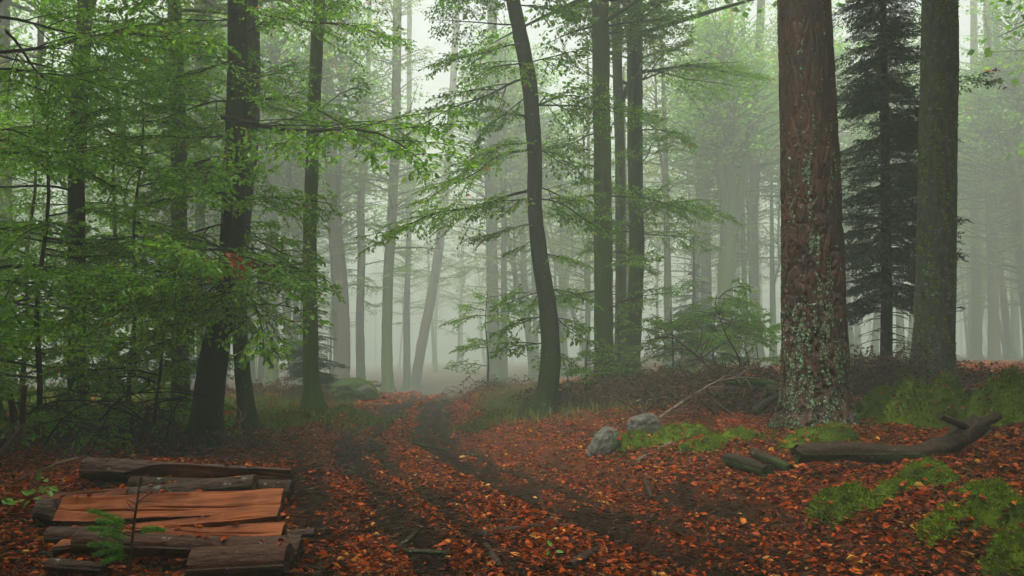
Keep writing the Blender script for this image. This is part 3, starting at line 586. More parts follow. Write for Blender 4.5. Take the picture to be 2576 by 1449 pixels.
def spruce(label, px, py, Y, H, w, r0, rmax, z0, nwh, group=None, bare=0, name='spruce_tree'):
    t, o, rr = tree_from(name, label, 'tree', [(px, py, w), (px + 1, py - 200, w * .9)], Y, H, 'spruce_bark', 1.15, group, 14); g = float(t.location.z)
    for i in range(nwh):
        f = i / (nwh - 1); z = g + z0 + (H - .4 - g - z0) * f; l = rmax * (1 - f) ** .8 * (1 if f > .08 else .75) + .12
        for q in range(random.choice((7, 8, 9))):
            a = random.uniform(0, 6.28); s = on_trunk(o, z + random.uniform(-.15, .15)); ll = l * random.uniform(.65, 1.15)
            add_bough(t, s, s + ll * np.array([math.cos(a), math.sin(a), random.uniform(-.12, .1)]), bank=SPR, fname='needles')
    return t, o
tQ, oQ = spruce('dark dense spruce between the red pine and the lichened beech', 2230, 955, 17.2, 17, 30, 0, 1.5, 1.7, 72)
for i in range(26):                                  # its dead lower branches
    z = random.uniform(1.2, 3.6); s = on_trunk(oQ, z) - np.array(tQ.location); a = random.uniform(0, 6.28); l = random.uniform(.6, 1.3); tt = np.linspace(0, 1, 6)
    e = s + np.stack([math.cos(a) * tt * l, math.sin(a) * tt * l, l * (.15 * tt - .4 * tt ** 2)], -1); mb = MB(); mb.add(*tube(e, .010 * (1 - tt) + .003, 4, False))
    for q in range(5):
        f = random.uniform(.3, .95); c = s + np.array([math.cos(a) * f * l, math.sin(a) * f * l, l * (.15 * f - .4 * f * f)]); a2 = a + random.choice((-1, 1)) * random.uniform(.4, 1); l2 = l * random.uniform(.15, .35)
        mb.add(*tube(c + np.stack([math.cos(a2) * tt * l2, math.sin(a2) * tt * l2, -l2 * .3 * tt], -1), .004 * (1 - tt) + .0015, 3, False))
    obj('dead_branch', mb.build('dead_branch', 'twig'), tQ)
spruce('young spruce beyond the green stained beech, half lost in fog', 782, 975, 26, 4.2, 8, 0, 1.25, .25, 16)
spruce('hazy young spruce behind the shrubby beech saplings', 1745, 925, 36, 6.2, 8, 0, 1.9, .4, 15)

# ---- hazy middle-distance trees read off the photo: (label, [(px,py,w)...], Y, H, material, crown?)
mid = [
 ('curved red brown pine trunk rising behind the mossy boulder', [(855, 985, 48), (862, 870, 40), (858, 740, 38), (845, 600, 36), (833, 420, 33), (824, 200, 30), (820, 0, 28)], 27.5, 22, 'pale_bark', 1),
 ('slim grey beech forking high up, beside the curved pine trunk', [(908, 975, 24), (905, 800, 21), (910, 640, 19), (906, 500, 20), (920, 420, 14), (925, 250, 12), (930, 0, 11)], 33, 20, 'beech', 1),
 ('moss greened beech at the left edge of the track bend', [(975, 992, 32), (973, 850, 27), (976, 700, 26), (986, 560, 25), (995, 350, 24), (1000, 0, 22)], 28, 22, 'beech_green', 1),
 ('pale beech leaning strongly over the vanishing track', [(1045, 962, 26), (1062, 860, 25), (1083, 760, 24), (1102, 640, 22), (1118, 500, 20), (1135, 300, 18), (1150, 0, 16)], 40, 19, 'pale_bark', 1),
 ('thin straight ghostly beech beside the strongly leaning one', [(1024, 965, 20), (1022, 800, 16), (1028, 600, 14), (1030, 0, 12)], 42, 20, 'beech', 1),
 ('hazy rough barked beech behind the curved leaning beech', [(1243, 935, 38), (1241, 800, 32), (1236, 620, 28), (1240, 400, 27), (1238, 0, 25)], 31, 22, 'beech', 1),
 ('hazy beech dividing low into three upswept stems', [(1826, 925, 44), (1824, 800, 40), (1826, 680, 40), (1838, 560, 40), (1838, 460, 28), (1830, 300, 22), (1835, 0, 18)], 28, 20, 'beech_green', 1),
 ('hazy straight beech behind the three stemmed beech', [(1780, 925, 32), (1776, 700, 28), (1772, 400, 26), (1762, 0, 22)], 34, 22, 'beech', 1),
 ('hazy grey beech close to the red pine', [(1908, 930, 32), (1898, 760, 26), (1894, 560, 25), (1902, 330, 24), (1915, 0, 20)], 32, 21, 'beech', 1),
 ('thin hazy stem beside the three stemmed beech', [(1884, 925, 16), (1872, 700, 13), (1866, 480, 13), (1870, 0, 10)], 34, 19, 'beech', 0),
 ('hazy conifer trunk with bare side twigs right of the lichened beech', [(2502, 905, 28), (2498, 700, 24), (2488, 400, 22), (2484, 0, 18)], 32, 21, 'pale_bark', 1),
 ('pale hazy conifer trunk next to the one with bare twigs', [(2456, 900, 26), (2456, 700, 22), (2452, 430, 20), (2450, 0, 16)], 36, 21, 'pale_bark', 1),
 ('slanting hazy trunk at the far right of the fog', [(2592, 900, 26), (2572, 690, 22), (2545, 480, 20), (2520, 250, 18), (2500, 0, 16)], 34, 19, 'beech', 1),
 ('big pale trunk seen through the leaf screen, left of the dark slender beech', [(20, 1000, 34), (16, 700, 32), (12, 400, 30), (8, 0, 28)], 22, 21, 'beech', 1),
 ('hazy trunk just behind the straight mid grey beech', [(510, 985, 28), (505, 700, 24), (502, 300, 24), (500, 0, 22)], 24, 21, 'beech', 1),
 ('hazy green trunk seen through sprays right of the leaning beech', [(683, 1000, 34), (682, 800, 28), (684, 600, 26), (686, 380, 24), (690, 0, 20)], 26, 21, 'beech_green', 1),
 ('thin ghostly stem right of the hazy green trunk', [(742, 970, 20), (744, 800, 15), (742, 600, 14), (748, 300, 13), (750, 0, 11)], 36, 19, 'beech', 1),
 ('hazy beech seen between two big boughs left of the leaning beech', [(540, 990, 26), (536, 700, 24), (532, 480, 24), (530, 0, 20)], 29, 20, 'beech', 1),
]
MID = []
for i, (lb, pix, Y, H, mt, cr) in enumerate(mid):
    Y = Y * (1.6 if Y > 25.5 else 1.12)
    t, o, rr = tree_from('beech_tree' if 'conifer' not in lb and 'pine' not in lb else ('pine_tree' if 'pine' in lb and 'behind the mossy' in lb else 'conifer_tree'), lb, 'tree', pix, Y, H, mt, 1.3, sides=14); MID.append((t, o))
    if cr: add_crown(t, on_trunk(o, H * .33), i, 1.05)
    if cr and i not in (2, 3): add_crown(t, on_trunk(o, H * .6), i, 1.0, CANOPY)
    rand_boughs(t, o, 4, 4, 9, 1.2, 2.6)
t3, o3 = MID[6]                                         # its two other stems
for pix in ([(1838, 600, 30), (1812, 440, 22), (1795, 250, 20), (1775, 0, 16)], [(1842, 590, 32), (1868, 460, 26), (1888, 330, 22), (1905, 150, 18), (1912, 0, 16)]):
    pts = np.array([P(x, y, 28 * 1.6) for x, y, w in pix]); q = resample(pts, 16); trunk_obj(t3, 'stem', q, np.linspace(pix[0][2], 10, 16) / 2 / FPX * 28 * 1.6, 'beech_green', 12)
for t, o in (MID[10], MID[11]):
    for i in range(12):
        z = random.uniform(1.5, 9); s = on_trunk(o, z) - np.array(t.location); a = random.uniform(0, 6.28); l = random.uniform(.5, 1.2); tt = np.linspace(0, 1, 5)
        mb = MB(); mb.add(*tube(s + np.stack([math.cos(a) * tt * l, math.sin(a) * tt * l, -.2 * l * tt ** 2], -1), .013 * (1 - tt) + .004, 4, False)); obj('dead_branch', mb.build('dead_branch', 'twig'), t)

# ---- the ghostly back rows
FARCAN = True
def back_trees():
    r = np.random.default_rng(12); spots = []
    tries = 0
    while len(spots) < 150 and tries < 9000:
        tries += 1; y = 56 * (160 / 56) ** r.random(); x = r.uniform(-.74 * y, .74 * y)
        if abs(x - float(xc(np.array([y]))[0])) < 2.4 + (y < 45) * 1.0: continue
        if any((x - a) ** 2 + (y - b) ** 2 < 2.6 ** 2 for a, b in spots): continue
        spots.append((x, y))
    n0 = len(spots)
    while len(spots) < n0 + 34:
        y = r.uniform(42, 60); x = r.uniform(-.7 * y, .7 * y)
        if abs(x - float(xc(np.array([y]))[0])) < 3 or any((x - a) ** 2 + (y - b) ** 2 < 2 for a, b in spots): continue
        spots.append((x, y))
    for i, (x, y) in enumerate(spots):
        g = gz1(x, y); H = r.uniform(17, 23) * (1 + .25 * (y > 90)); kind = r.integers(0, 3)
        t = thing('beech_tree', ['ghostly straight tree trunk fading into the fog of the far wood', 'ghostly curved tree fading into the fog of the far wood', 'ghostly slender tree fading into the fog of the far wood'][kind], 'tree', (x, y, g), 'far trees fading into fog')
        z = np.linspace(-.3, H - g, 22); bend = r.normal(0, (.25, .9, .4)[kind]); ph = r.uniform(0, 6); r0 = r.uniform(.16, .34) * (.7 if kind == 2 else 1)
        pts = np.stack([x + bend * np.sin(z / H * 3 + ph) - bend * math.sin(ph) + r.normal(0, .04) * z, y + bend * .5 * np.sin(z / H * 2.2 + ph) - bend * .5 * math.sin(ph), g + z], -1)
        trunk_obj(t, 'trunk', pts, r0 * (1 - .75 * np.clip(z / H, 0, 1)) * (1 + .5 * np.exp(-np.maximum(z, 0) / .3)), ('beech', 'pale_bark', 'beech_green')[int(r.integers(0, 3))], 10, seed=i)
        cz = H * r.uniform(.14, .42); k = int(np.argmin(abs(z - cz))); add_crown(t, pts[k], i, r.uniform(.85, 1.2))
        if FARCAN and i % 2 == 0 and y < 100: add_crown(t, pts[13], i, 1.1, CANOPY)
back_trees()


# ------------------------------------------------------------------ cut logs
STRAY = []                                            # places where fallen leaves lie on logs and moss
def make_log(name, label, p0, p1, r0, r1=None, cut=None, bark='log_bark', wood='wood', group=None, seed=0, bend=0.0, sides=56, nseg=64, lump=.065):
    """p0 -> p1 axis ends; cut = (ny, nz, [(t, d)...]): split plane normal in the section, its distance in radii along the log"""
    p0, p1 = np.array(p0, float), np.array(p1, float); r1 = r1 or r0; L = np.linalg.norm(p1 - p0); x = (p1 - p0) / L
    z = np.array([0, 0, 1.]); z = z - x * z.dot(x); z /= np.linalg.norm(z); y = np.cross(z, x); mid = (p0 + p1) / 2
    t = thing(name, label, 'log', mid, group); t.matrix_world = Matrix([[x[k], y[k], z[k], mid[k]] for k in range(3)] + [[0, 0, 0, 1]])
    if cut: sides, nseg = 130, 90
    u = np.linspace(0, 1, nseg); th = np.arange(sides) * 2 * math.pi / sides; U, T = np.meshgrid(u, th, indexing='ij')
    rad = (r0 + (r1 - r0) * U) * (1 + lump * 1.5 * fbm(np.cos(T) * 1.4 + seed, np.sin(T) * 1.4, U * L * 2.2, 3, seed) + lump * .8 * fbm(np.cos(T) * 6, np.sin(T) * 6 + seed, U * L * 11, 3, seed + 1))
    Y, Z = rad * np.cos(T), rad * np.sin(T); X = (U - .5) * L; clamp = np.zeros_like(X, bool)
    if cut:
        for ny_, nz_, dd in ([cut] if not isinstance(cut, list) else cut):
            q = math.hypot(ny_, nz_); ny_, nz_ = ny_ / q, nz_ / q; d = np.interp(U, [a for a, _ in dd], [b for _, b in dd]) * (r0 + (r1 - r0) * U)
            e = ny_ * Y + nz_ * Z; tang = -nz_ * Y + ny_ * Z
            d = d + .03 * fbm(X * 1.9 + seed, tang * 9, o=3, seed=seed + 5) + .005 * fbm(X * 2.6, tang * 40, o=2, seed=seed + 7)
            rc = np.random.default_rng(seed + 33)
            for _ in range(2):
                c0_, x0_, wl = rc.uniform(-.7, .7) * r0, rc.uniform(-.4, .4) * L, rc.uniform(.15, .4) * L; d = d - .02 * np.exp(-((tang - c0_ - .05 * (X - x0_)) / .005) ** 2) * np.exp(-((X - x0_) / wl) ** 4)
            ov = np.maximum(e - d, 0); Y = Y - ov * ny_; Z = Z - ov * nz_; clamp |= ov > 0
    Z = Z + bend * np.sin(U * math.pi) * r0
    V = np.stack([X, Y, Z], -1).reshape(-1, 3); i = np.arange(nseg - 1)[:, None] * sides; j = np.arange(sides)[None, :]; j2 = (j + 1) % sides
    F = np.stack([i + j, i + j2, i + sides + j2, i + sides + j], -1).reshape(-1, 4); c = clamp.ravel(); isw = c[F].sum(1) >= 3
    obj('bark', mesh('bark', V, F[~isw], bark), t)
    if isw.any(): obj('split_face', mesh('split_face', V, F[isw], wood), t)
    top = np.nonzero((V[:, 2] > .75 * V[:, 2].max()) & (np.abs(V[:, 0]) < .46 * L))[0]
    for i_ in np.random.default_rng(seed + 90).choice(top, min(len(top), int(7 * L))): STRAY.append(mid + x * V[i_, 0] + y * V[i_, 1] + z * (V[i_, 2] + .006))
    for a in (0, nseg - 1):
        ring = V[a * sides:(a + 1) * sides]; cen = ring.mean(0); rings = [ring, cen + (ring - cen) * .66, cen + (ring - cen) * .33]; sg = -1 if a == 0 else 1
        VV = np.vstack(rings + [cen[None]]); VV[sides:, 0] += sg * .006 * np.random.default_rng(seed + a).normal(0, 1, len(VV) - sides); k = np.arange(sides); k2 = (k + 1) % sides
        FF = [np.vstack([np.stack([q * sides + k, q * sides + k2, (q + 1) * sides + k2, (q + 1) * sides + k], -1) for q in (0, 1)]), np.stack([2 * sides + k, 2 * sides + k2, np.full(sides, 3 * sides)], -1)]
        obj('end_grain', mesh('end_grain', VV, FF, 'end'), t)
    return t
GL = 'firewood logs stacked beside the track'
full = lambda d: [(0, d), (1, d)]
def fw(label, a, b, Ya, Yb, r0, r1=None, **k): return make_log('firewood_log', label, P(*a, Ya), P(*b, Yb), r0, r1, group=GL, **k)
fw('long rearmost firewood log with grey bark peeling from a dark red split', (214, 1178), (731, 1206), 7.7, 7.6, .105, .095, cut=(-.9, -.25, [(0, 1.2), (.2, 1.2), (.36, .45), (.6, .25), (1, .1)]), wood='wood_red', seed=1, lump=.08)
fw('smooth grey brown round firewood log with lichen spots behind the orange splits', (245, 1256), (643, 1216), 7.2, 7.15, .075, .078, seed=2)
fw('thin dark bark slab lying at the top left of the wood pile', (104, 1254), (322, 1238), 7.1, 7.15, .062, .058, cut=(-.3, .9, [(0, .2), (1, .3)]), wood='wood_red', seed=3)
fw('widest orange split firewood log with a bark covered left end', (102, 1290), (708, 1256), 6.72, 6.7, .118, .108, cut=(-.72, .69, [(0, 1.3), (.068, 1.3), (.072, .25), (.25, .05), (.5, .24), (.75, .0), (.9, .16), (1, .1)]), bark='log_bark', seed=4)
fw('thin split firewood piece wedged below the widest orange split', (262, 1346), (699, 1300), 6.42, 6.4, .07, .075, cut=[(-.45, .9, [(0, .5), (.5, .45), (1, .4)]), (-.9, -.4, [(0, .5), (1, .45)])], wood='wood', seed=5)
fw('triangular orange split firewood piece resting on the front bark log', (372, 1368), (709, 1345), 6.12, 6.1, .10, .12, cut=(-.62, .78, [(0, .95), (.1, .8), (.45, .25), (1, 0.05)]), seed=6)
fw('long mottled bark firewood log with a broken twig stub', (192, 1364), (757, 1386), 5.86, 5.8, .076, .086, bark='log_bark_red', seed=7)
fw('fat reddish bark firewood log lowest at the front of the pile', (488, 1424), (728, 1412), 5.5, 5.48, .122, .116, bark='log_bark_red', seed=8, lump=.03)
fw('short bark log end sticking out at the right of the pile', (640, 1352), (793, 1339), 6.35, 6.35, .036, .034, seed=9)
fw('stub of a thick bark log poking out beside the front logs', (600, 1372), (757, 1366), 6.02, 6.02, .06, .058, seed=10)
fw('dark bark log stub at the left end of the pile', (122, 1351), (290, 1347), 6.3, 6.32, .075, .07, seed=11)
fw('dark split log with shadowed end between the left stubs', (146, 1378), (330, 1360), 6.0, 6.02, .085, .08, cut=(-.2, .95, full(.35)), seed=12)
fw('small lichen spotted round log at the lower left of the pile', (122, 1421), (262, 1432), 5.5, 5.45, .044, .042, seed=13)
fw('buried support log under the middle of the wood pile', (180, 1330), (690, 1330), 6.75, 6.75, .085, .085, bark='dead_wood', seed=14)
fw('buried support log under the rear of the wood pile', (200, 1262), (700, 1262), 7.5, 7.5, .10, .10, bark='dead_wood', seed=15)
fw('dark weathered log behind the smooth grey log', (330, 1222), (735, 1232), 7.5, 7.45, .085, .09, bark='dead_wood', seed=16)
# lichen leaves on the rear log are built as flakes further down

# ------------------------------------------------------------------ dead branches, sticks, fallen timber
def branchy(name, label, cat, pts, r0, r1, material, nsub=0, sub=.5, group=None, sides=8, n=22, stubs=None, up=.2, seed=0, lump=.12, parent=None, part='stem'):
    r = np.random.default_rng(seed + int(abs(pts[0][0]) * 1000)); q = resample(pts, n); base = q[0].copy()
    t = thing(name, label, cat, base, group); rad = np.linspace(r0, r1, n)
    V, F = tube(q - base, rad, sides, True, lambda th, z, rr: rr * lump * (fbm(np.cos(th) * 2 + seed, np.sin(th) * 2, np.arange(len(z))[:, None] * .35 + 0 * z, 2, seed)))
    if r0 > .04:
        tg, uu, vv = frames(q); nn0 = n * sides
        for a_, sg in ((0, -1), (n - 1, 1)):
            jit = r.uniform(-.2, .9, sides) * (.8 * r0); jit = (jit + np.roll(jit, 1)) / 2; rg = slice(a_ * sides, (a_ + 1) * sides); V[rg] += sg * tg[a_] * jit[:, None]
            c_ = slice(nn0, nn0 + sides) if a_ == 0 else slice(nn0 + sides, nn0 + 2 * sides); V[c_] = V[rg]
        ang = np.arange(sides) * 2 * math.pi / sides
        grv = sum(np.exp(-((np.mod(ang - g_ + math.pi, 2 * math.pi) - math.pi) / .16) ** 2) for g_ in r.uniform(0, 6.28, 3)); Vb = V[:nn0].reshape(n, sides, 3); Vb -= (Vb - (q - base)[:, None, :]) * (.16 * grv)[None, :, None] * (.4 + .6 * r.random(n))[:, None, None]; V[:nn0] = Vb.reshape(-1, 3)
        up_ = np.nonzero(V[:nn0, 2] > (q - base)[:, 2].repeat(sides) + .8 * r0)[0]
        for i_ in r.choice(up_, 4 if len(up_) else 0): STRAY.append(V[i_] + base + [0, 0, .006])
    obj(part, mesh(part, V, F, material), t)
    for s in range(nsub):
        i = int(r.uniform(.15, .97) * (n - 1)); b = q[i]; ax = q[min(i + 1, n - 1)] - q[max(i - 1, 0)]; ax /= np.linalg.norm(ax) + 1e-9
        d = ax * .7 + r.normal(0, .65, 3) + np.array([0, 0, up]); d /= np.linalg.norm(d); l = sub * r.uniform(.35, 1.1); m = 7; u = np.linspace(0, 1, m)
        cur = b + d * l * u[:, None] + np.stack([.12 * l * np.sin(u * r.uniform(2, 5)), .1 * l * np.sin(u * r.uniform(2, 5)), -l * r.uniform(-.1, .35) * u ** 2], -1); mb = MB(); rb = max(rad[i] * .55, .0065)
        mb.add(*tube(cur - base, rb * (1 - u) + .003, 5, False))
        for k in range(r.integers(1, 5)):
            f = r.uniform(.25, .9); c = np.array([np.interp(f, u, cur[:, w]) for w in range(3)]); d2 = d * .6 + r.normal(0, .6, 3); d2 /= np.linalg.norm(d2); l2 = l * r.uniform(.2, .5); v = np.linspace(0, 1, 4)
            mb.add(*tube(c + d2 * l2 * v[:, None] + np.array([0, 0, -.15 * l2]) * (v ** 2)[:, None] - base, rb * .5 * (1 - v) + .0024, 3, False))
        obj('twig', mb.build('twig', material), t)
    return t
def gpts(lst, lift): return [G(x, y) + np.array([0, 0, h]) for (x, y), h in zip(lst, lift if isinstance(lift, (list, tuple)) else [lift] * len(lst))]
def ypts(lst, Y): return [P(x, y, Y if np.isscalar(Y) else Y[i]) for i, (x, y) in enumerate(lst)]
# the curved, forked log on the right bank
q = ypts([(2012, 1140), (2060, 1136), (2130, 1132), (2230, 1144), (2310, 1146), (2380, 1122), (2440, 1085), (2462, 1066)], 8.0)
for p_ in q: p_[2] = max(p_[2], gz1(p_[0], p_[1]) + .05)
cl = branchy('fallen_log', 'curved dark fallen log with a forked end lying below the pine', 'log', q, .095, .105, 'dead_wood', sides=20, n=40, lump=.2)
for pts, a, b in ((ypts([(2440, 1085), (2480, 1060), (2515, 1044)], 8.0), .075, .04), (ypts([(2450, 1090), (2420, 1068), (2365, 1046)], [8.0, 7.95, 7.85]), .05, .03)):
    for p_ in pts: p_[2] = max(p_[2], gz1(p_[0], p_[1]) + (.05 if a > .06 else .08) )
    w = resample(pts, 10); V, F = tube(w - np.array(cl.location), np.linspace(a, b, 10), 12, True, lambda th, z, rr: rr * .2 * fbm(np.cos(th) * 2, np.sin(th) * 2, z * 6, 2)); obj('fork', mesh('fork', V, F, 'dead_wood'), cl)
def ground_log(label, a, b, r, material='moss_bark', name='fallen_log', group=None, sink=.25, seed=0, nsub=0, r1=None):
    p0, p1 = G(*a), G(*b); k = np.array([0, 0, r * (1 - sink)]); m = (p0 + p1) / 2 + np.array([0, 0, .0])
    return branchy(name, label, 'log' if r > .04 else 'stick', [p0 + k, m + k * 1.1, p1 + k], r, r1 or r * .85, material, nsub, .35, group, 16 if r > .04 else 8, 18, seed=seed, lump=.22)
ground_log('short mossy log lying among leaves below the pine', (1838, 1172), (1930, 1205), .085, seed=3)
ground_log('dark broken log lying next to the short mossy log', (1898, 1150), (1985, 1192), .06, 'dead_wood', seed=4)
ground_log('grey weathered stick propped on the moss by the boulders', (1600, 1168), (1702, 1112), .032, 'pale_twig', seed=5)
ground_log('crooked dark stub lying in the leaves on the bank', (1640, 1262), (1622, 1212), .03, 'dead_wood', seed=6)
ground_log('pale broken branch at the right border beside moss', (2440, 1120), (2560, 1072), .04, 'dead_wood', seed=7)
ground_log('black wet stick lying across the track', (1212, 1350), (1368, 1332), .032, 'dead_wood', seed=8)
ground_log('thin black stick just beyond the wet one on the track', (1186, 1318), (1292, 1316), .02, 'dead_wood', seed=9)
ground_log('stubby dark stick pointing down the track', (1222, 1388), (1258, 1446), .04, 'dead_wood', seed=10)
ground_log('bent bark covered stick at the lower middle of the track', (1436, 1440), (1494, 1402), .042, 'dead_wood', seed=11)
ground_log('long half buried grey stick on the track', (970, 1392), (1130, 1398), .022, 'dead_wood', seed=12)
ground_log('dark crooked twig on the left wheel rut', (1000, 1380), (1110, 1300), .014, 'dead_wood', seed=13, nsub=3)
ground_log('dark root crossing the track near the bend', (1040, 1120), (1200, 1150), .022, 'dead_wood', seed=14)
ground_log('slim black stick in the middle of the track', (1080, 1225), (1180, 1232), .018, 'dead_wood', seed=15)
ground_log('moss covered branch lying along the front of the log pile', (100, 1404), (428, 1446), .026, 'moss_bark', seed=16, nsub=4)
ground_log('fallen mossy log running through the left brush', (0, 1118), (165, 1075), .12, seed=17)
ground_log('mossy log in the brush with bright green top', (215, 1100), (290, 1052), .11, seed=18)
ground_log('rotten mossy log lying before the dark slender beech', (120, 1095), (330, 1110), .13, seed=19)
ground_log('mossy log leaning toward the thick leaning beech', (330, 1088), (470, 1100), .10, seed=20)
ground_log('dark log on the far right edge behind the moss mounds', (2440, 1000), (2600, 978), .08, 'dead_wood', seed=21)
# left edge cut stems and sticks
for lb, pts, r0, mt in (('upright sawn off stem with a bare orange top at the brush edge', [(37, 1062), (30, 1020), (22, 985)], .042, 'dead_wood'), ('upright dark broken stem beside the sawn off stem', [(56, 1065), (58, 1010), (62, 970)], .036, 'dead_wood'),
    ('debarked orange stick leaning against the mossy brush', [(-20, 1170), (20, 1120), (60, 1072)], .035, 'pale_twig'), ('short split orange branch jutting at the brush edge', [(14, 1050), (36, 1060), (60, 1078)], .035, 'pale_twig'),
    ('reddish dead stem standing in the brush before the leaning beech', [(352, 1110), (362, 1070), (374, 1020)], .03, 'red_twig')):
    branchy('broken_stem', lb, 'branch', ypts(pts, 9.6 if pts[0][0] < 100 else 11.2), r0, r0 * .85, mt, sides=10, n=12)
def dead(label, pts, Y, r0, nsub, sub, material='twig', group=None, up=.15, seed=0, r1=.004): return branchy('dead_branch', label, 'branch', ypts(pts, Y), r0, r1, material, nsub, sub, group, 7, 20, up=up, seed=seed)
GB = 'dead branches in the brush by the pine'; GLB = 'dead branches in the left brush'
dead('arched dead bough drooping over the brush near the trio of beeches', [(1850, 1000), (1760, 900), (1690, 845), (1640, 850), (1615, 880)], 15.5, .034, 22, .8, 'red_twig', GB)
dead('long crooked pale branch lying from the boulder to the pine', [(1660, 1052), (1720, 1010), (1800, 960), (1870, 948), (1960, 960)], 12.4, .034, 10, .7, 'pale_twig', GB)
dead('thick dark dead branch rising from the brush toward the saplings', [(1875, 1000), (1860, 900), (1830, 850), (1810, 800), (1800, 770)], 14.5, .028, 9, .7, 'twig', GB)
dead('bare brown broken stem standing in the brush', [(1905, 1000), (1885, 920), (1872, 860)], 13.4, .034, 5, .4, 'red_twig', GB)
dead('lichened branch angled through the brush', [(1760, 1020), (1740, 960), (1700, 900)], 14, .022, 10, .6, 'pale_twig', GB)
dead('low crossing dead branch behind the grey boulder', [(1600, 1010), (1680, 1000), (1760, 975), (1830, 965)], 14.5, .026, 12, .6, 'pale_twig', GB, seed=4)
dead('dark twig tangle left of the grey boulder', [(1500, 1000), (1560, 1005), (1620, 1040), (1660, 1060)], 13.2, .013, 10, .5, 'red_twig', GB, seed=5)
dead('arching dead branch touching the red pine', [(1980, 980), (1930, 935), (1870, 925), (1790, 935)], 13, .014, 9, .5, 'red_twig', GB, seed=6)
for i in range(34):
    a = random.uniform(1420, 1970) if i % 2 else random.uniform(1680, 1970); b = random.uniform(985, 1050); g_ = G(a, b); l = random.uniform(.6, 1.4); s_ = random.choice((-1, 1))
    branchy('dead_branch', 'thin dead branch tangled in the brush by the pine', 'branch', [g_, g_ + [s_ * l * .4, random.uniform(-.3, .3), l * .35], g_ + [s_ * l, random.uniform(-.5, .5), l * random.uniform(.05, .5)]], .022, .006, random.choice(('red_twig', 'twig', 'dead_wood', 'twig')), 9, .6, GB, 5, 14, seed=50 + i)
for i, (pts, Y) in enumerate([([(30, 1060), (130, 1010), (220, 1005), (320, 1040)], 11), ([(250, 1060), (300, 1000), (400, 975), (480, 985)], 11.5), ([(470, 1000), (400, 1010), (330, 1050), (290, 1090)], 11.8), ([(0, 1000), (60, 1020), (140, 1030), (215, 1055)], 10.5),
        ([(510, 1000), (440, 985), (330, 990), (230, 985)], 12), ([(420, 1100), (430, 1040), (460, 1000), (484, 984)], 11.6), ([(380, 1080), (330, 1030), (260, 1000), (180, 985)], 11.2), ([(110, 1120), (150, 1060), (200, 1020), (290, 1000)], 10.4), ([(150, 1090), (190, 1030), (215, 980), (222, 930)], 12.5)]):
    dead('dark spiky dead spruce branch in the brush left of the leaning beech', pts, Y, .014, 8, .5, 'twig', GLB, .05, seed=80 + i)
for i, (pts, Y, lb) in enumerate([([(555, 1125), (580, 1095), (606, 1060)], 10.2, 'thin upright stick leaning beside the leaning beech foot'), ([(520, 1150), (600, 1110), (670, 1090)], 10, 'long thin fallen stick pointing away from the leaning beech'), ([(655, 1185), (720, 1130), (745, 1100)], 9.4, 'thin reddish branch rising at the track edge'),
        ([(560, 1165), (600, 1140), (650, 1165)], 9.2, 'curved reddish twig lying behind the log pile'), ([(20, 1215), (150, 1165), (210, 1150)], 8.6, 'pale crooked branch lying left of the log pile'), ([(0, 1260), (60, 1220), (150, 1175)], 8.2, 'dark crooked branch at the left edge behind the log pile')]):
    dead(lb, pts, Y, .012, 5, .3, 'red_twig' if i < 4 else 'pale_twig', None, .1, seed=110 + i)
# root plate beside the pine
for i, (a, b, Y, r_) in enumerate([((1872, 955), (1965, 975), 12.8, .075), ((1900, 1035), (1975, 985), 12.2, .07), ((1930, 985), (1985, 1000), 12.3, .12), ((1780, 985), (1840, 1020), 13.2, .05), ((1815, 960), (1900, 975), 13.2, .06)]):
    branchy('fallen_log', ['dark log end jutting left from behind the pine', 'mossy log slanting against the pine foot', 'thick mossy log butt tucked behind the pine', 'dark bent log piece in the brush', 'broken log lying behind the brush heap'][i], 'log', ypts([a, ((a[0] + b[0]) / 2, (a[1] + b[1]) / 2 - 4), b], Y), r_, r_ * .9, 'moss_bark', sides=14, n=14, lump=.3, seed=i)
GT = 'small twigs scattered on the ground'
for i in range(46):
    a = random.uniform(-3.5, 4.6); y = random.uniform(5.0, 11); g_ = np.array([a, y, gz1(a, y) + .008]); az = random.uniform(0, 6.28); l = random.uniform(.12, .42); e = g_ + [math.cos(az) * l, math.sin(az) * l, 0]; e[2] = gz1(e[0], e[1]) + .012; m_ = (g_ + e) / 2 + [random.uniform(-.03, .03), random.uniform(-.03, .03), .012]
    branchy('fallen_twig', 'small dark twig lying on the leaf litter', 'twig', [g_, m_, e], random.uniform(.004, .009), .003, random.choice(('dead_wood', 'twig', 'pale_twig', 'red_twig')), random.choice((0, 0, 1, 2)), .12, GT, 5, 8, seed=200 + i)

# distant little stack of cut logs beside the track
GS = 'cut logs stacked far along the track'
for i, (px, py) in enumerate([(915, 969), (930, 969), (945, 969), (918, 963), (936, 963)]):
    c = P(px, py, 36); make_log('stacked_log', 'hazy cut log in the little stack far along the track', c + [-.1, -.5, 0], c + [.1, .6, 0], .095, .095, bark='pale_bark', group=GS, seed=30 + i, sides=14, nseg=8)

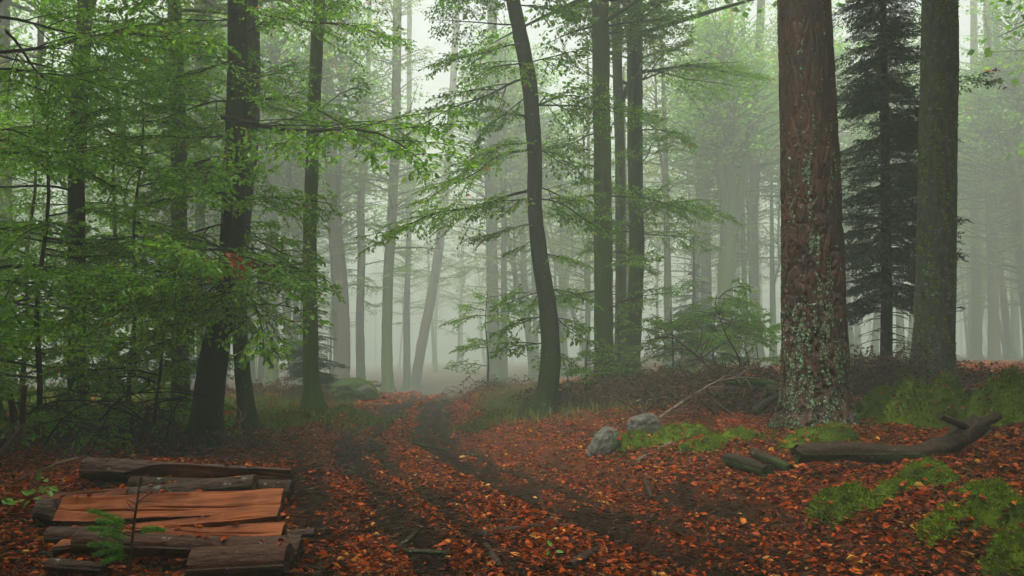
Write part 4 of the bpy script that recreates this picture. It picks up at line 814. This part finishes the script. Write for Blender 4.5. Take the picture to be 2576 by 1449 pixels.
# ------------------------------------------------------------------ rocks
def ico(sub):
    import bmesh
    bm = bmesh.new(); bmesh.ops.create_icosphere(bm, subdivisions=sub, radius=1); V = np.array([v.co[:] for v in bm.verts]); F = np.array([[v.index for v in f.verts] for f in bm.faces]); bm.free(); return V, F
ICO = ico(5)
def fuzz(parent, V, nrm, n, ln, material, name, seed, mask=None, lean=.5):
    r = np.random.default_rng(seed); k = r.integers(0, len(V), n); q = V[k] + r.normal(0, .006, (n, 3)); nn_ = nrm[k]
    if mask is not None: w = r.random(n) < mask[k]; q, nn_ = q[w], nn_[w]
    d = nn_ + r.normal(0, lean, q.shape); s = np.cross(d, r.normal(0, 1, q.shape)); l = ln * r.uniform(.5, 1.4, len(q)); V2, F2, T = leaves(q - nn_ * .004, d, s, l, np.clip(r.normal(.45, .25, len(q)), 0, 1), wid=.22, quad=True)
    return obj(name, mesh(name, V2, F2, material, {'tint': T}, smooth=False), parent, kind='stuff')
def rock(label, c, rad, seed, mossf, tilt=0, nfuzz=0, name='boulder', pw=3.2):
    V, F = ICO; p = V / (np.abs(V) ** pw).sum(1)[:, None] ** (1 / pw); p = p * (1 + .3 * fbm(V[:, 0] * 1.2 + seed, V[:, 1] * 1.3, V[:, 2] * 1.3, 3, seed) + .035 * fbm(V[:, 0] * 6, V[:, 1] * 6 + seed, V[:, 2] * 6, 3, seed))[:, None] * np.array(rad)
    ct, st = math.cos(tilt), math.sin(tilt); p = np.stack([p[:, 0] * ct + p[:, 2] * st, p[:, 1], -p[:, 0] * st + p[:, 2] * ct], -1)
    ms = np.clip(mossf(V, p), 0, 1); t = thing(name, label, 'rock', c); obj('stone', mesh('stone', p, F, 'rock', {'moss': ms}), t)
    for i_ in np.random.default_rng(seed).choice(np.nonzero(V[:, 2] > .6)[0], 4): STRAY.append(p[i_] + np.array(c) + [0, 0, .01])
    if nfuzz: fuzz(t, p, V, nfuzz, .03, 'moss', 'moss', seed, mask=sst(.35, .6, ms))
    return t
c = G(1622, 1092); rock('pale grey rounded boulder half sunk in moss', c + [0, .12, .08], (.25, .2, .20), 3, lambda V, p: .75 * (1 - sst(-.5, .1, V[:, 2])) + .35 * sst(.4, .9, V[:, 0]), tilt=-.25, nfuzz=900)
c = G(1518, 1142); rock('slanting grey brown slab with a mossy crest beside the pale boulder', c + [0, .1, .06], (.16, .16, .27), 8, lambda V, p: .95 * sst(.0, .7, V[:, 0]) * sst(-.2, .5, V[:, 2]), tilt=.5, nfuzz=1200)
c = G(885, 1010); rock('big moss covered boulder on the left bank of the track', c + [0, .3, .22], (.78, .6, .52), 17, lambda V, p: .95 - .9 * np.exp(-((V[:, 0] - .55) ** 2 + (V[:, 2] - .35) ** 2) / .08) * (V[:, 1] < 0), nfuzz=18000, pw=2.0)
c = G(1920, 925); rock('small dark rock in the hazy brush', c, (.3, .25, .2), 21, lambda V, p: .3 + 0 * V[:, 0])

# ------------------------------------------------------------------ moss cushions, grass
CUSH = []
def cushion(label, c, rx, ry, h, seed, n=4000, bl=.035, material='moss', name='moss_cushion'):
    m = 34; u = np.linspace(-1, 1, m); X, Yy = np.meshgrid(u, u); x, y = X.ravel(), Yy.ravel(); h = h * 1.5; lumps = 1 + 1.1 * fbm(x * 2.8 + seed, y * 2.8, o=3, seed=seed); rr = np.hypot(x, y) / (1 + .5 * fbm(x * 1.8 + seed, y * 1.8, o=3, seed=seed + 4))
    wx, wy = c[0] + x * rx, c[1] + y * ry; zz = gz(wx, wy) - .04 + (h * lumps + .03) * np.clip(1 - rr ** 2, 0, 1) ** .8; V = np.stack([wx, wy, zz], -1) - c
    ii_ = (np.arange(m - 1)[:, None] * m + np.arange(m - 1)[None, :]).ravel(); F = np.stack([ii_, ii_ + 1, ii_ + m + 1, ii_ + m], -1); F = F[(rr[F] < 1.02).any(1)]
    CUSH.append((c[0], c[1], rx, ry)); t = thing(name, label, 'moss', c); me = mesh('mound', V, F, 'moss', {'tint': np.clip(.3 + .5 * fbm(x * 4, y * 4, seed=seed + 2), 0, 1)}); obj('mound', me, t)
    for i_ in np.random.default_rng(seed + 70).choice(np.nonzero(rr < .9)[0], int(160 * rx * ry) + 4): STRAY.append(V[i_] + c + [0, 0, bl * .7])
    nr = np.zeros(len(V) * 3); me.vertices.foreach_get('normal', nr); fuzz(t, V, nr.reshape(-1, 3), int(n * 1.6), bl * (.85 if material == 'moss' else 1), material, 'fronds', seed, mask=np.clip(1.25 - rr * 1.1 + .5 * fbm(x * 5, y * 5, seed=seed + 1), 0, 1) * (rr < 1), lean=.6); return t
for i, (lb, px, py, rx, ry, h, n, bl) in enumerate([
    ('largest bright moss mound in front of the lichened beech', 2345, 1066, .72, .5, .30, 26000, .045), ('moss mound left of the largest one beside the pine', 2215, 1046, .42, .38, .2, 13000, .04), ('moss mound near the right border above the forked log', 2540, 1056, .6, .45, .30, 20000, .045),
    ('dark grassy moss cushion on the lower right bank', 2120, 1285, .36, .26, .10, 7000, .05), ('bright moss cushion below the curved fallen log', 2330, 1215, .42, .3, .09, 8000, .035), ('flat moss patch below the fork of the fallen log', 2250, 1240, .35, .22, .05, 5000, .03),
    ('mossy hummock by the right border below the forked log', 2520, 1300, .34, .26, .12, 6000, .045), ('small moss tuft between the two right hummocks', 2380, 1325, .25, .18, .07, 3500, .04), ('moss cushion around the foot of the grey slab', 1585, 1128, .3, .24, .12, 5000, .035),
    ('moss hummock right of the pale boulder', 1700, 1105, .45, .35, .12, 6000, .04), ('low moss hummock between boulders and pine', 1770, 1130, .35, .28, .08, 4500, .035), ('small moss cushion behind the mossy short log', 1860, 1100, .3, .25, .07, 3000, .035),
    ('moss heap at the left edge of the brush', 20, 1105, .5, .45, .28, 6000, .04), ('moss heap on brush before the dark slender beech', 165, 1070, .7, .5, .3, 8000, .045), ('moss heap left of the leaning beech foot', 395, 1095, .55, .45, .22, 6000, .04),
    ('grassy moss bank at the foot of the green stained beech', 720, 1062, .9, .6, .12, 9000, .06), ('grassy hump under the mossy boulder beside the track', 880, 1040, .8, .5, .08, 8000, .06), ('moss foot skirt of the red pine', 2070, 1100, .62, .45, .08, 5000, .035), ('moss skirt left of the lichened beech foot', 2285, 985, .3, .3, .28, 3000, .04), ('grassy cushion beside the curved leaning beech', 1250, 1062, .8, .7, .08, 9000, .09), ('moss tuft on the far right bank', 2450, 1240, .22, .16, .05, 2500, .03), ('moss tuft near the lower right corner', 2540, 1400, .22, .16, .06, 2500, .04)]):
    cushion(lb, G(px, py), rx, ry, h, 300 + i, n, bl, 'grass' if 'grassy' in lb and i != 3 else 'moss')

def scatter(n, y0, y1, pw=1.0, xl=.72, seed=0):
    r = np.random.default_rng(seed); y = y0 * (y1 / y0) ** (r.random(n) ** pw); x = r.uniform(-1, 1, n) * (xl * y + .5); return x, y, r
def gnorm(x, y, e=.04):
    return np.stack([-(gz(x + e, y) - gz(x - e, y)) / (2 * e), -(gz(x, y + e) - gz(x, y - e)) / (2 * e), np.ones_like(x)], -1)
# short grass and ground moss where the cover map says so
x, y, r = scatter(150000, 5.2, 32, .8, seed=71); lfy, msy = covers(x, y); k = r.random(len(x)) < msy * np.where(x < xc(y), .9, sst(-.15, .35, fbm(x * 1.7, y * 1.7, seed=79)) * .8); x, y = x[k], y[k]
for a, b, c_, d_ in CUSH:                              # thinning fringe round every cushion
    q1, q2 = r.normal(0, 1, 2600) * c_ * .95 + a, r.normal(0, 1, 2600) * d_ * .95 + b; k = fbm(q1 * 5, q2 * 5, seed=83) > -.05; x, y = np.concatenate([x, q1[k]]), np.concatenate([y, q2[k]])
nn_ = gnorm(x, y)
h = np.where(x < xc(y), .07, .04) * np.clip(y / 9, .8, 1.8) * r.uniform(.5, 1.5, len(x)); d = nn_ * .8 + r.normal(0, .55, (len(x), 3)); d[:, 2] = np.abs(d[:, 2]) + .2
V, F, T = leaves(np.stack([x, y, gz(x, y) - .005], -1), d, np.cross(d, r.normal(0, 1, d.shape)), h, np.clip(r.normal(.4, .22, len(x)), 0, 1), wid=.16, quad=True)
g_o = obj('ground_moss', mesh('ground_moss', V, F, 'moss', {'tint': T}, smooth=False), kind='stuff'); tag(g_o, 'low green moss and grass carpet over the track banks', 'moss')
x, y, r = scatter(26000, 13.5, 27, 1, seed=72); s_ = x - xc(y) - hw(y); k = (r.random(len(x)) < .75 * sst(.1, .4, s_) * (1 - sst(2.2, 3.4, s_)) + .25 * sst(.3, .6, -(x - xc(y)) - hw(y)) * (1 - sst(3, 5, -(x - xc(y)) - hw(y)))); x, y = x[k], y[k]
d = r.normal(0, .4, (len(x), 3)); d[:, 2] = 1; V, F, T = leaves(np.stack([x, y, gz(x, y)], -1), d, np.cross(d, r.normal(0, 1, d.shape)), r.uniform(.10, .32, len(x)), np.clip(r.normal(.6, .25, len(x)), 0, 1), wid=.05, quad=True)
tag(obj('tall_grass', mesh('tall_grass', V, F, 'grass', {'tint': T}, smooth=False), kind='stuff'), 'pale wispy grass along the edges of the track bend', 'grass')
# leaf litter
x, y, r = scatter(290000, 4.6, 42, 1.1, seed=73); lfy, msy = covers(x, y); k = r.random(len(x)) < lfy * (1 - .8 * msy) * (1 - .75 * sst(20, 30, y) * (np.abs(x - xc(y)) > 2)); x, y = x[k], y[k]; lfy = lfy[k]; n_ = len(x)
nn_ = gnorm(x, y) + r.normal(0, .38, (n_, 3)); az = r.uniform(0, 6.28, n_); d = np.stack([np.cos(az), np.sin(az), r.normal(.0, .22, n_)], -1); ln = np.clip(r.lognormal(-3.2, .38, n_), .02, .095) * np.clip(y / 13, 1, 1.8)
tint = np.clip(np.where(r.random(n_) < .36, r.uniform(0, .3, n_), r.normal(.52, .16, n_)) + .12 * fbm(x, y, seed=77), 0, .9); tint[r.random(n_) < .03] = .97
P_ = np.stack([x, y, gz(x, y) + r.uniform(.002, .022, n_)], -1); st_ = np.array(STRAY); P_[-len(st_):] = st_; y[-len(st_):] += 50; ln[-len(st_):] = r.uniform(.035, .07, len(st_)); tint[-len(st_):] = r.uniform(.2, .8, len(st_))
near = np.argsort(y + 6 * (ln < .05) + 4 * (np.abs(x) > .6 * y))[:300]; rest = np.setdiff1d(np.arange(n_), near)
V, F, T = leaves(P_[rest], d[rest], nn_[rest], ln[rest], tint[rest], wid=.66, fold=.5)
tag(obj('leaf_litter', mesh('leaf_litter', V, F, 'litter', {'tint': T}, smooth=False), kind='stuff'), 'carpet of wet orange and brown fallen beech leaves', 'leaves')
one_litter = []
for kq, tv in enumerate((.15, .3, .42, .55, .68, .9)):
    V, F, T = leaves(np.zeros((1, 3)), np.array([[1., 0, 0]]), np.array([[0, 0, 1.]]), np.array([.07]), np.array([tv]), wid=.66, fold=.5); one_litter.append(mesh('leaf', V, F, 'litter', {'tint': T}, smooth=False))
for i in near:
    xx = d[i] / np.linalg.norm(d[i]); zz = nn_[i] - xx * nn_[i].dot(xx); zz /= np.linalg.norm(zz); yy = np.cross(zz, xx)
    obj('leaf', one_litter[int(np.argmin(abs(np.array((.15, .3, .42, .55, .68, .9)) - tint[i])))], floor, mtx=Matrix([[*(np.array([xx[w], yy[w], zz[w]]) * ln[i] / .07), P_[i][w]] for w in range(3)] + [[0, 0, 0, 1]]))
# needles and straw
x, y, r = scatter(200000, 4.6, 16, 1.25, seed=74); n_ = len(x); az = r.uniform(0, 6.28, n_); d = np.stack([np.cos(az), np.sin(az), r.normal(0.05, .2, n_)], -1)
V, F, T = leaves(np.stack([x, y, gz(x, y) + r.uniform(0, .03, n_)], -1), d, r.normal(0, 1, (n_, 3)), r.uniform(.04, .13, n_), np.clip(r.normal(.35, .25, n_), 0, 1), wid=.085, quad=True)
tag(obj('needle_litter', mesh('needle_litter', V, F, 'straw', {'tint': T}, smooth=False), kind='stuff'), 'brown pine needles and straw strewn over the muddy ground', 'needles')
# dead bracken and bramble
def bracken(name, label, cx, cy, rx, ry, h, n, seed):
    r = np.random.default_rng(seed); t = thing(name, label, 'undergrowth', (cx, cy, gz1(cx, cy))); mb = MB(); pos, dr, nr, ln = [], [], [], []
    for i in range(n):
        a, q = r.uniform(0, 6.28), math.sqrt(r.random()); x0, y0 = cx + q * rx * math.cos(a), cy + q * ry * math.sin(a); z0 = gz1(x0, y0); az = r.uniform(0, 6.28); l = h * r.uniform(.7, 1.6); hh = h * r.uniform(.4, 1.05) * (1.1 - .5 * q); u = np.linspace(0, 1, 8)
        c = np.stack([x0 + math.cos(az) * l * u, y0 + math.sin(az) * l * u, z0 + hh * np.sin(u * math.pi * .85)], -1) - np.array(t.location); mb.add(*tube(c, .004 * (1 - u) + .0015, 3, False))
        for f in r.uniform(.25, 1, 22):
            p = np.array([np.interp(f, u, c[:, w]) for w in range(3)]); pos.append(p); dr.append(r.normal(0, 1, 3) * [1, 1, .5]); nr.append(r.normal(0, 1, 3)); ln.append(r.uniform(.03, .09))
    obj('stems', mb.build('stems', 'red_twig'), t, kind='stuff'); V, F, T = leaves(*map(np.array, (pos, dr, nr, ln)), np.clip(r.normal(.45, .25, len(pos)), 0, 1), wid=.5, quad=True); obj('fronds', mesh('fronds', V, F, 'dead_leaf', {'tint': T}, smooth=False), t, kind='stuff')
for i, (lb, px, py, Y, rx, ry, h, n) in enumerate([('brown dead bracken mound at the spruce foot', 2200, 990, 15.2, .8, .6, 1.0, 240), ('red brown bramble in front of the trio of beeches', 1580, 1020, 16, 1.6, .9, .65, 280), ('red brown bramble below the shrubby saplings', 1780, 1000, 15.5, 1.6, 1, .75, 300), ('low bramble left of the red pine', 1880, 1010, 13.6, 1, .7, .55, 200),
        ('wiry red bramble right of the lichened beech', 2460, 975, 15.5, .8, .6, .5, 60), ('brown bracken behind the green stained beech', 700, 1020, 24, 1.6, 1, .7, 110), ('bramble right of the curved leaning beech', 1450, 1015, 16.5, 1, .7, .6, 160), ('dead bracken near the fog line beyond the pine', 2100, 970, 19, 1.2, 1, .5, 90), ('dead undergrowth in the left brush', 320, 1070, 12.5, 2.2, .7, .35, 130), ('undergrowth on the hazy bank by the rough barked beech', 1240, 960, 27, 1.6, 1.2, .6, 90)]):
    p = P(px, py, Y); bracken('bracken_clump', lb, p[0], Y, rx, ry, h, n, 400 + i)

# ------------------------------------------------------------------ saplings and shrubs
def sapling(label, px, Y, h, n, l0, l1, zlo=.4, name='beech_sapling', lean=0, el=(-12, 14)):
    x0 = P(px, 900, Y)[0]; g = gz1(x0, Y); t = thing(name, label, 'sapling', (x0, Y, g)); z = np.linspace(-.1, h, 14); o = np.stack([x0 + lean * z + .05 * np.sin(z * 2 + px), Y + .05 * np.sin(z * 1.7), g + z], -1)
    trunk_obj(t, 'stem', o, .012 + .010 * h * (1 - np.clip(z / h, 0, 1)) * .6, 'twig', 8); rand_boughs(t, o, n, g + zlo, g + h, l0, l1, el=el); return t
sapling('layered beech sapling beneath the three stemmed beech', 1800, 21, 2.3, 30, .9, 2.0, .5)
sapling('small beech sapling right of the sinuous mossy beech', 1690, 20, 1.9, 16, .6, 1.3, .5)
sapling('hazy beech sapling reaching toward the red pine', 1905, 23, 1.7, 16, .8, 1.6, .4)
sapling('hazy sapling with drooping sprays over the track edge', 1225, 27, 3.4, 13, .9, 1.7, .8)
sapling('low leafy sapling at the foot of the straight dark beech', 1480, 18.5, 1.5, 12, .6, 1.2, .3)
sapling('leafy sapling between the mossy straight beeches', 1560, 22, 2.2, 14, .6, 1.2, .3)
sapling('tall beech sapling filling the left border with leaves', -60, 10.5, 7.5, 26, 1.5, 3.2, .8)
sapling('dense beech sapling between the left border and the dark slender beech', 95, 13, 6.5, 22, 1.4, 2.8, .5)
sapling('dense beech sapling between dark slender beech and mid grey beech', 330, 14, 6, 20, 1.3, 2.6, .5)
sapling('low bushy beech sapling before the mid grey beech', 400, 13, 3.2, 14, 1.0, 2.0, .3)
sapling('beech sapling behind the brush at the left border', 60, 17, 8, 18, 1.8, 3.4, .5)
sapling('beech sapling whose sprays hide the far left trunks', 270, 19, 9, 20, 1.8, 3.4, .5)

# turned leaves still on the trees
def turned(t, spots, tints, size, seed):
    r = np.random.default_rng(seed)
    for i, (px, py, Y) in enumerate(spots):
        c = P(px, py, Y) - np.array(t.location); d = r.normal(0, 1, 3) * [1, .6, .6] + [0, 0, -.4]
        V, F, T = leaves(c[None], d[None], (np.array([0, -.8, .5]) + r.normal(0, .4, 3))[None], np.array([size * r.uniform(.8, 1.2)]), np.array([tints[i % len(tints)]])); obj('turned_leaf', mesh('turned_leaf', V, F, 'litter', {'tint': T}, smooth=False), t)
r_ = np.random.default_rng(8)
turned(tA, [(r_.normal(590, 28), r_.normal(668, 14), 10.6 + r_.uniform(-.4, .4)) for _ in range(34)], (.16, .22, .28), .085, 1)
turned(tK, [(1215, 425, 13.6), (1225, 420, 13.6), (1172, 490, 13.4), (1205, 605, 14.8), (1200, 600, 14.8)], (.7, .8, .6), .085, 2)
turned(tR, [(2495, 178, 14.7), (2505, 182, 14.7), (2500, 195, 14.7), (2512, 205, 14.7), (2518, 215, 14.7), (2522, 225, 14.7), (2488, 186, 14.7), (2508, 174, 14.7)], (.3, .4), .09, 3)
# young spruce growing in front of the pile: bare dead top, green lower sprays
def young_spruce():
    r = np.random.default_rng(3); q = resample(ypts([(322, 1446), (330, 1380), (338, 1310), (345, 1260), (355, 1200)], 5.55), 20); t = thing('spruce_seedling', 'little spruce with bare brown top and fresh green lower sprays before the logs', 'sapling', q[0])
    b0 = q[0].copy(); V, F = tube(q - b0, np.linspace(.013, .005, 20), 7); obj('stem', mesh('stem', V, F, 'red_twig'), t)
    for (sx, sy, ex, ey, dy) in [(346, 1262, 395, 1225, -.05), (348, 1240, 330, 1228, .05), (352, 1222, 396, 1202, .04), (344, 1268, 320, 1255, -.05), (342, 1288, 314, 1272, .0), (346, 1262, 385, 1258, .08), (340, 1290, 318, 1262, -.08), (352, 1225, 342, 1205, 0), (344, 1270, 380, 1245, .05), (350, 1232, 372, 1238, -.1)]:
        w = resample([P(sx, sy, 5.55), P((sx + ex) / 2, (sy + ey) / 2 + 2, 5.55 + dy / 2), P(ex, ey, 5.55 + dy)], 6); V, F = tube(w - b0, np.linspace(.005, .0025, 6), 4); obj('bare_twig', mesh('bare_twig', V, F, 'pale_twig'), t)
    for i, (sx, sy, ex, ey, dy) in enumerate([(336, 1330, 225, 1285, -.1), (334, 1350, 222, 1330, -.15), (330, 1385, 225, 1370, -.2), (334, 1340, 410, 1335, .05), (328, 1400, 260, 1415, -.15), (332, 1370, 250, 1345, .1), (330, 1390, 240, 1395, -.1), (336, 1335, 245, 1310, .05)]):
        a, b = P(sx, sy, 5.55), P(ex, ey, 5.55 + dy); w = resample([a, (a + b) / 2 + [0, 0, .02], b], 14); V, F = tube(w - b0, np.linspace(.004, .0015, 14), 4); br = obj('green_branch', mesh('green_branch', V, F, 'twig'), t)
        n = 800; f = .25 + .75 * r.random(n); p = np.stack([np.interp(f, np.linspace(0, 1, 14), w[:, k]) for k in range(3)], -1) - b0; ax = (b - a) / np.linalg.norm(b - a); sp = r.normal(0, .010, (n, 3)) * (1.4 - f)[:, None]; d = ax * .7 + r.normal(0, .55, (n, 3))
        V, F, T = leaves(p + sp, d, r.normal(0, 1, (n, 3)), r.uniform(.016, .034, n), np.clip(r.normal(.6, .25, n), 0, 1), wid=.11, quad=True); obj('needles', mesh('needles', V, F, 'needle_young', {'tint': T}, smooth=False), br, kind='stuff')
young_spruce()
def seedling(label, pts, Y, spots, size, seed, material='herb'):
    r = np.random.default_rng(seed); q = resample(ypts(pts, Y), 10); t = thing('beech_seedling', label, 'plant', q[0]); b0 = q[0].copy(); V, F = tube(q - b0, np.linspace(.004, .0015, 10), 5); obj('stem', mesh('stem', V, F, 'red_twig'), t)
    for (px, py) in spots:
        c = P(px, py, Y + r.uniform(-.06, .06)) - b0; i = int(np.argmin(np.linalg.norm(q - b0 - c, axis=1))); s = q[i] - b0; V, F = tube(np.stack([s, (s + c) / 2 + [0, 0, .01], c]), [.0018, .0014, .001], 3); st = obj('stalk', mesh('stalk', V, F, 'red_twig'), t)
        dd = (c - s) + r.normal(0, .04, 3); V, F, T = leaves(c[None], dd[None], (np.array([0, -.5, .8]) + r.normal(0, .3, 3))[None], np.array([size * r.uniform(.8, 1.2)]), np.array([r.uniform(.2, .9)])); obj('leaf', mesh('leaf', V, F, material, {'tint': T}, smooth=False), t)
seedling('bright green broadleaf seedling beside the left end of the log pile', [(50, 1290), (62, 1262), (85, 1240), (110, 1210)], 6.9, [(100, 1222), (112, 1206), (118, 1232), (104, 1240), (92, 1238), (88, 1252), (76, 1258), (122, 1226), (96, 1212), (74, 1246), (40, 1266), (30, 1262), (52, 1262), (20, 1268), (60, 1256)], .085, 1)
seedling('small green seedling on the lower right of the track', [(1390, 1060 + 340), (1388, 1390)], 5.9, [(1380, 1385), (1398, 1388), (1388, 1376)], .05, 2)

# ------------------------------------------------------------------ pine top, plus extra crowns and unseen trees added to shade the foreground
for t, o in ((tK, oK), (tR, oR), (tL, oL), (tM, oM), (tD, oD)):
    add_crown(t, on_trunk(o, 11.0), None, 1.0, CANOPY)  # second crowns, added to shade the near air and ground
pb = np.array(tP.location)
for i in range(70):                                   # pine: needle boughs high above
    z = random.uniform(10, 22); a = random.uniform(0, 6.28); l = random.uniform(2, 3.6) * (1.15 - (z - 10) / 18); s_ = on_trunk(oP, z)
    add_bough(tP, s_, s_ + l * np.array([math.cos(a), math.sin(a), random.uniform(-.05, .25)]), bank=SPR, fname='needles')
def shade_trees():  # beeches out of view, added to close the canopy and darken the foreground
    r = np.random.default_rng(33); spots = []; tries = 0
    while tries < 12000 and len(spots) < 130:
        tries += 1; x, y = r.uniform(-30, 30), r.uniform(-26, 28)
        if y > -1 and abs(x) < .72 * y + 2.2: continue
        if abs(x - float(xc(np.array([y]))[0])) < 2.6 or x * x + y * y < 9: continue
        if any((x - a) ** 2 + (y - b) ** 2 < 2.7 ** 2 for a, b in spots) or (x < -4 and y > 9): continue
        spots.append((x, y))
    for i, (x, y) in enumerate(spots):
        g = gz1(x, y); H = r.uniform(18, 22); t = thing('beech_tree', 'unseen tall grey beech added around the viewpoint to shade the foreground', 'tree', (x, y, g), 'unseen trees added around the viewpoint for shade'); z = np.linspace(-.3, H - g, 18); b = r.normal(0, .3)
        pts = np.stack([x + b * np.sin(z / 6), y + .2 * np.sin(z / 5 + x), g + z], -1); trunk_obj(t, 'trunk', pts, r.uniform(.16, .28) * (1 - .75 * np.clip(z / H, 0, 1)) * (1 + .4 * np.exp(-np.maximum(z, 0) / .3)), 'beech', 12, seed=i)
        add_crown(t, pts[8 if y > 4 else 6], i, r.uniform(.95, 1.25), CANOPY)
        if (y < -7 and x * x + y * y > 100) or (abs(x) > .72 * max(y, 0) + 9): add_crown(t, pts[1], i + 1, r.uniform(.7, .9), CANOPY)  # low crown added as a screen against level light from sides and back
shade_trees()
# ------------------------------------------------------------------ haze
hx, hy0, hy1, hz0, hz1 = 150, -40, 200, -3, 38
hv = np.array([[x, y, z] for x in (-hx, hx) for y in (hy0, hy1) for z in (hz0, hz1)], float)
hf = np.array([[0, 1, 3, 2], [4, 6, 7, 5], [0, 4, 5, 1], [2, 3, 7, 6], [0, 2, 6, 4], [1, 5, 7, 3]])
hm = bpy.data.materials.new('haze'); hm.use_nodes = True; hn = hm.node_tree.nodes; hn.clear(); ho = hn.new('ShaderNodeOutputMaterial'); pv = hn.new('ShaderNodeVolumePrincipled')
pv.inputs['Color'].default_value = (.85, .97, .78, 1); pv.inputs['Density'].default_value = .0125; pv.inputs['Anisotropy'].default_value = 0
hm.node_tree.links.new(pv.outputs[0], ho.inputs['Volume']); M['haze'] = hm
obj('haze', mesh('haze', hv, hf, 'haze', smooth=False), kind='stuff')
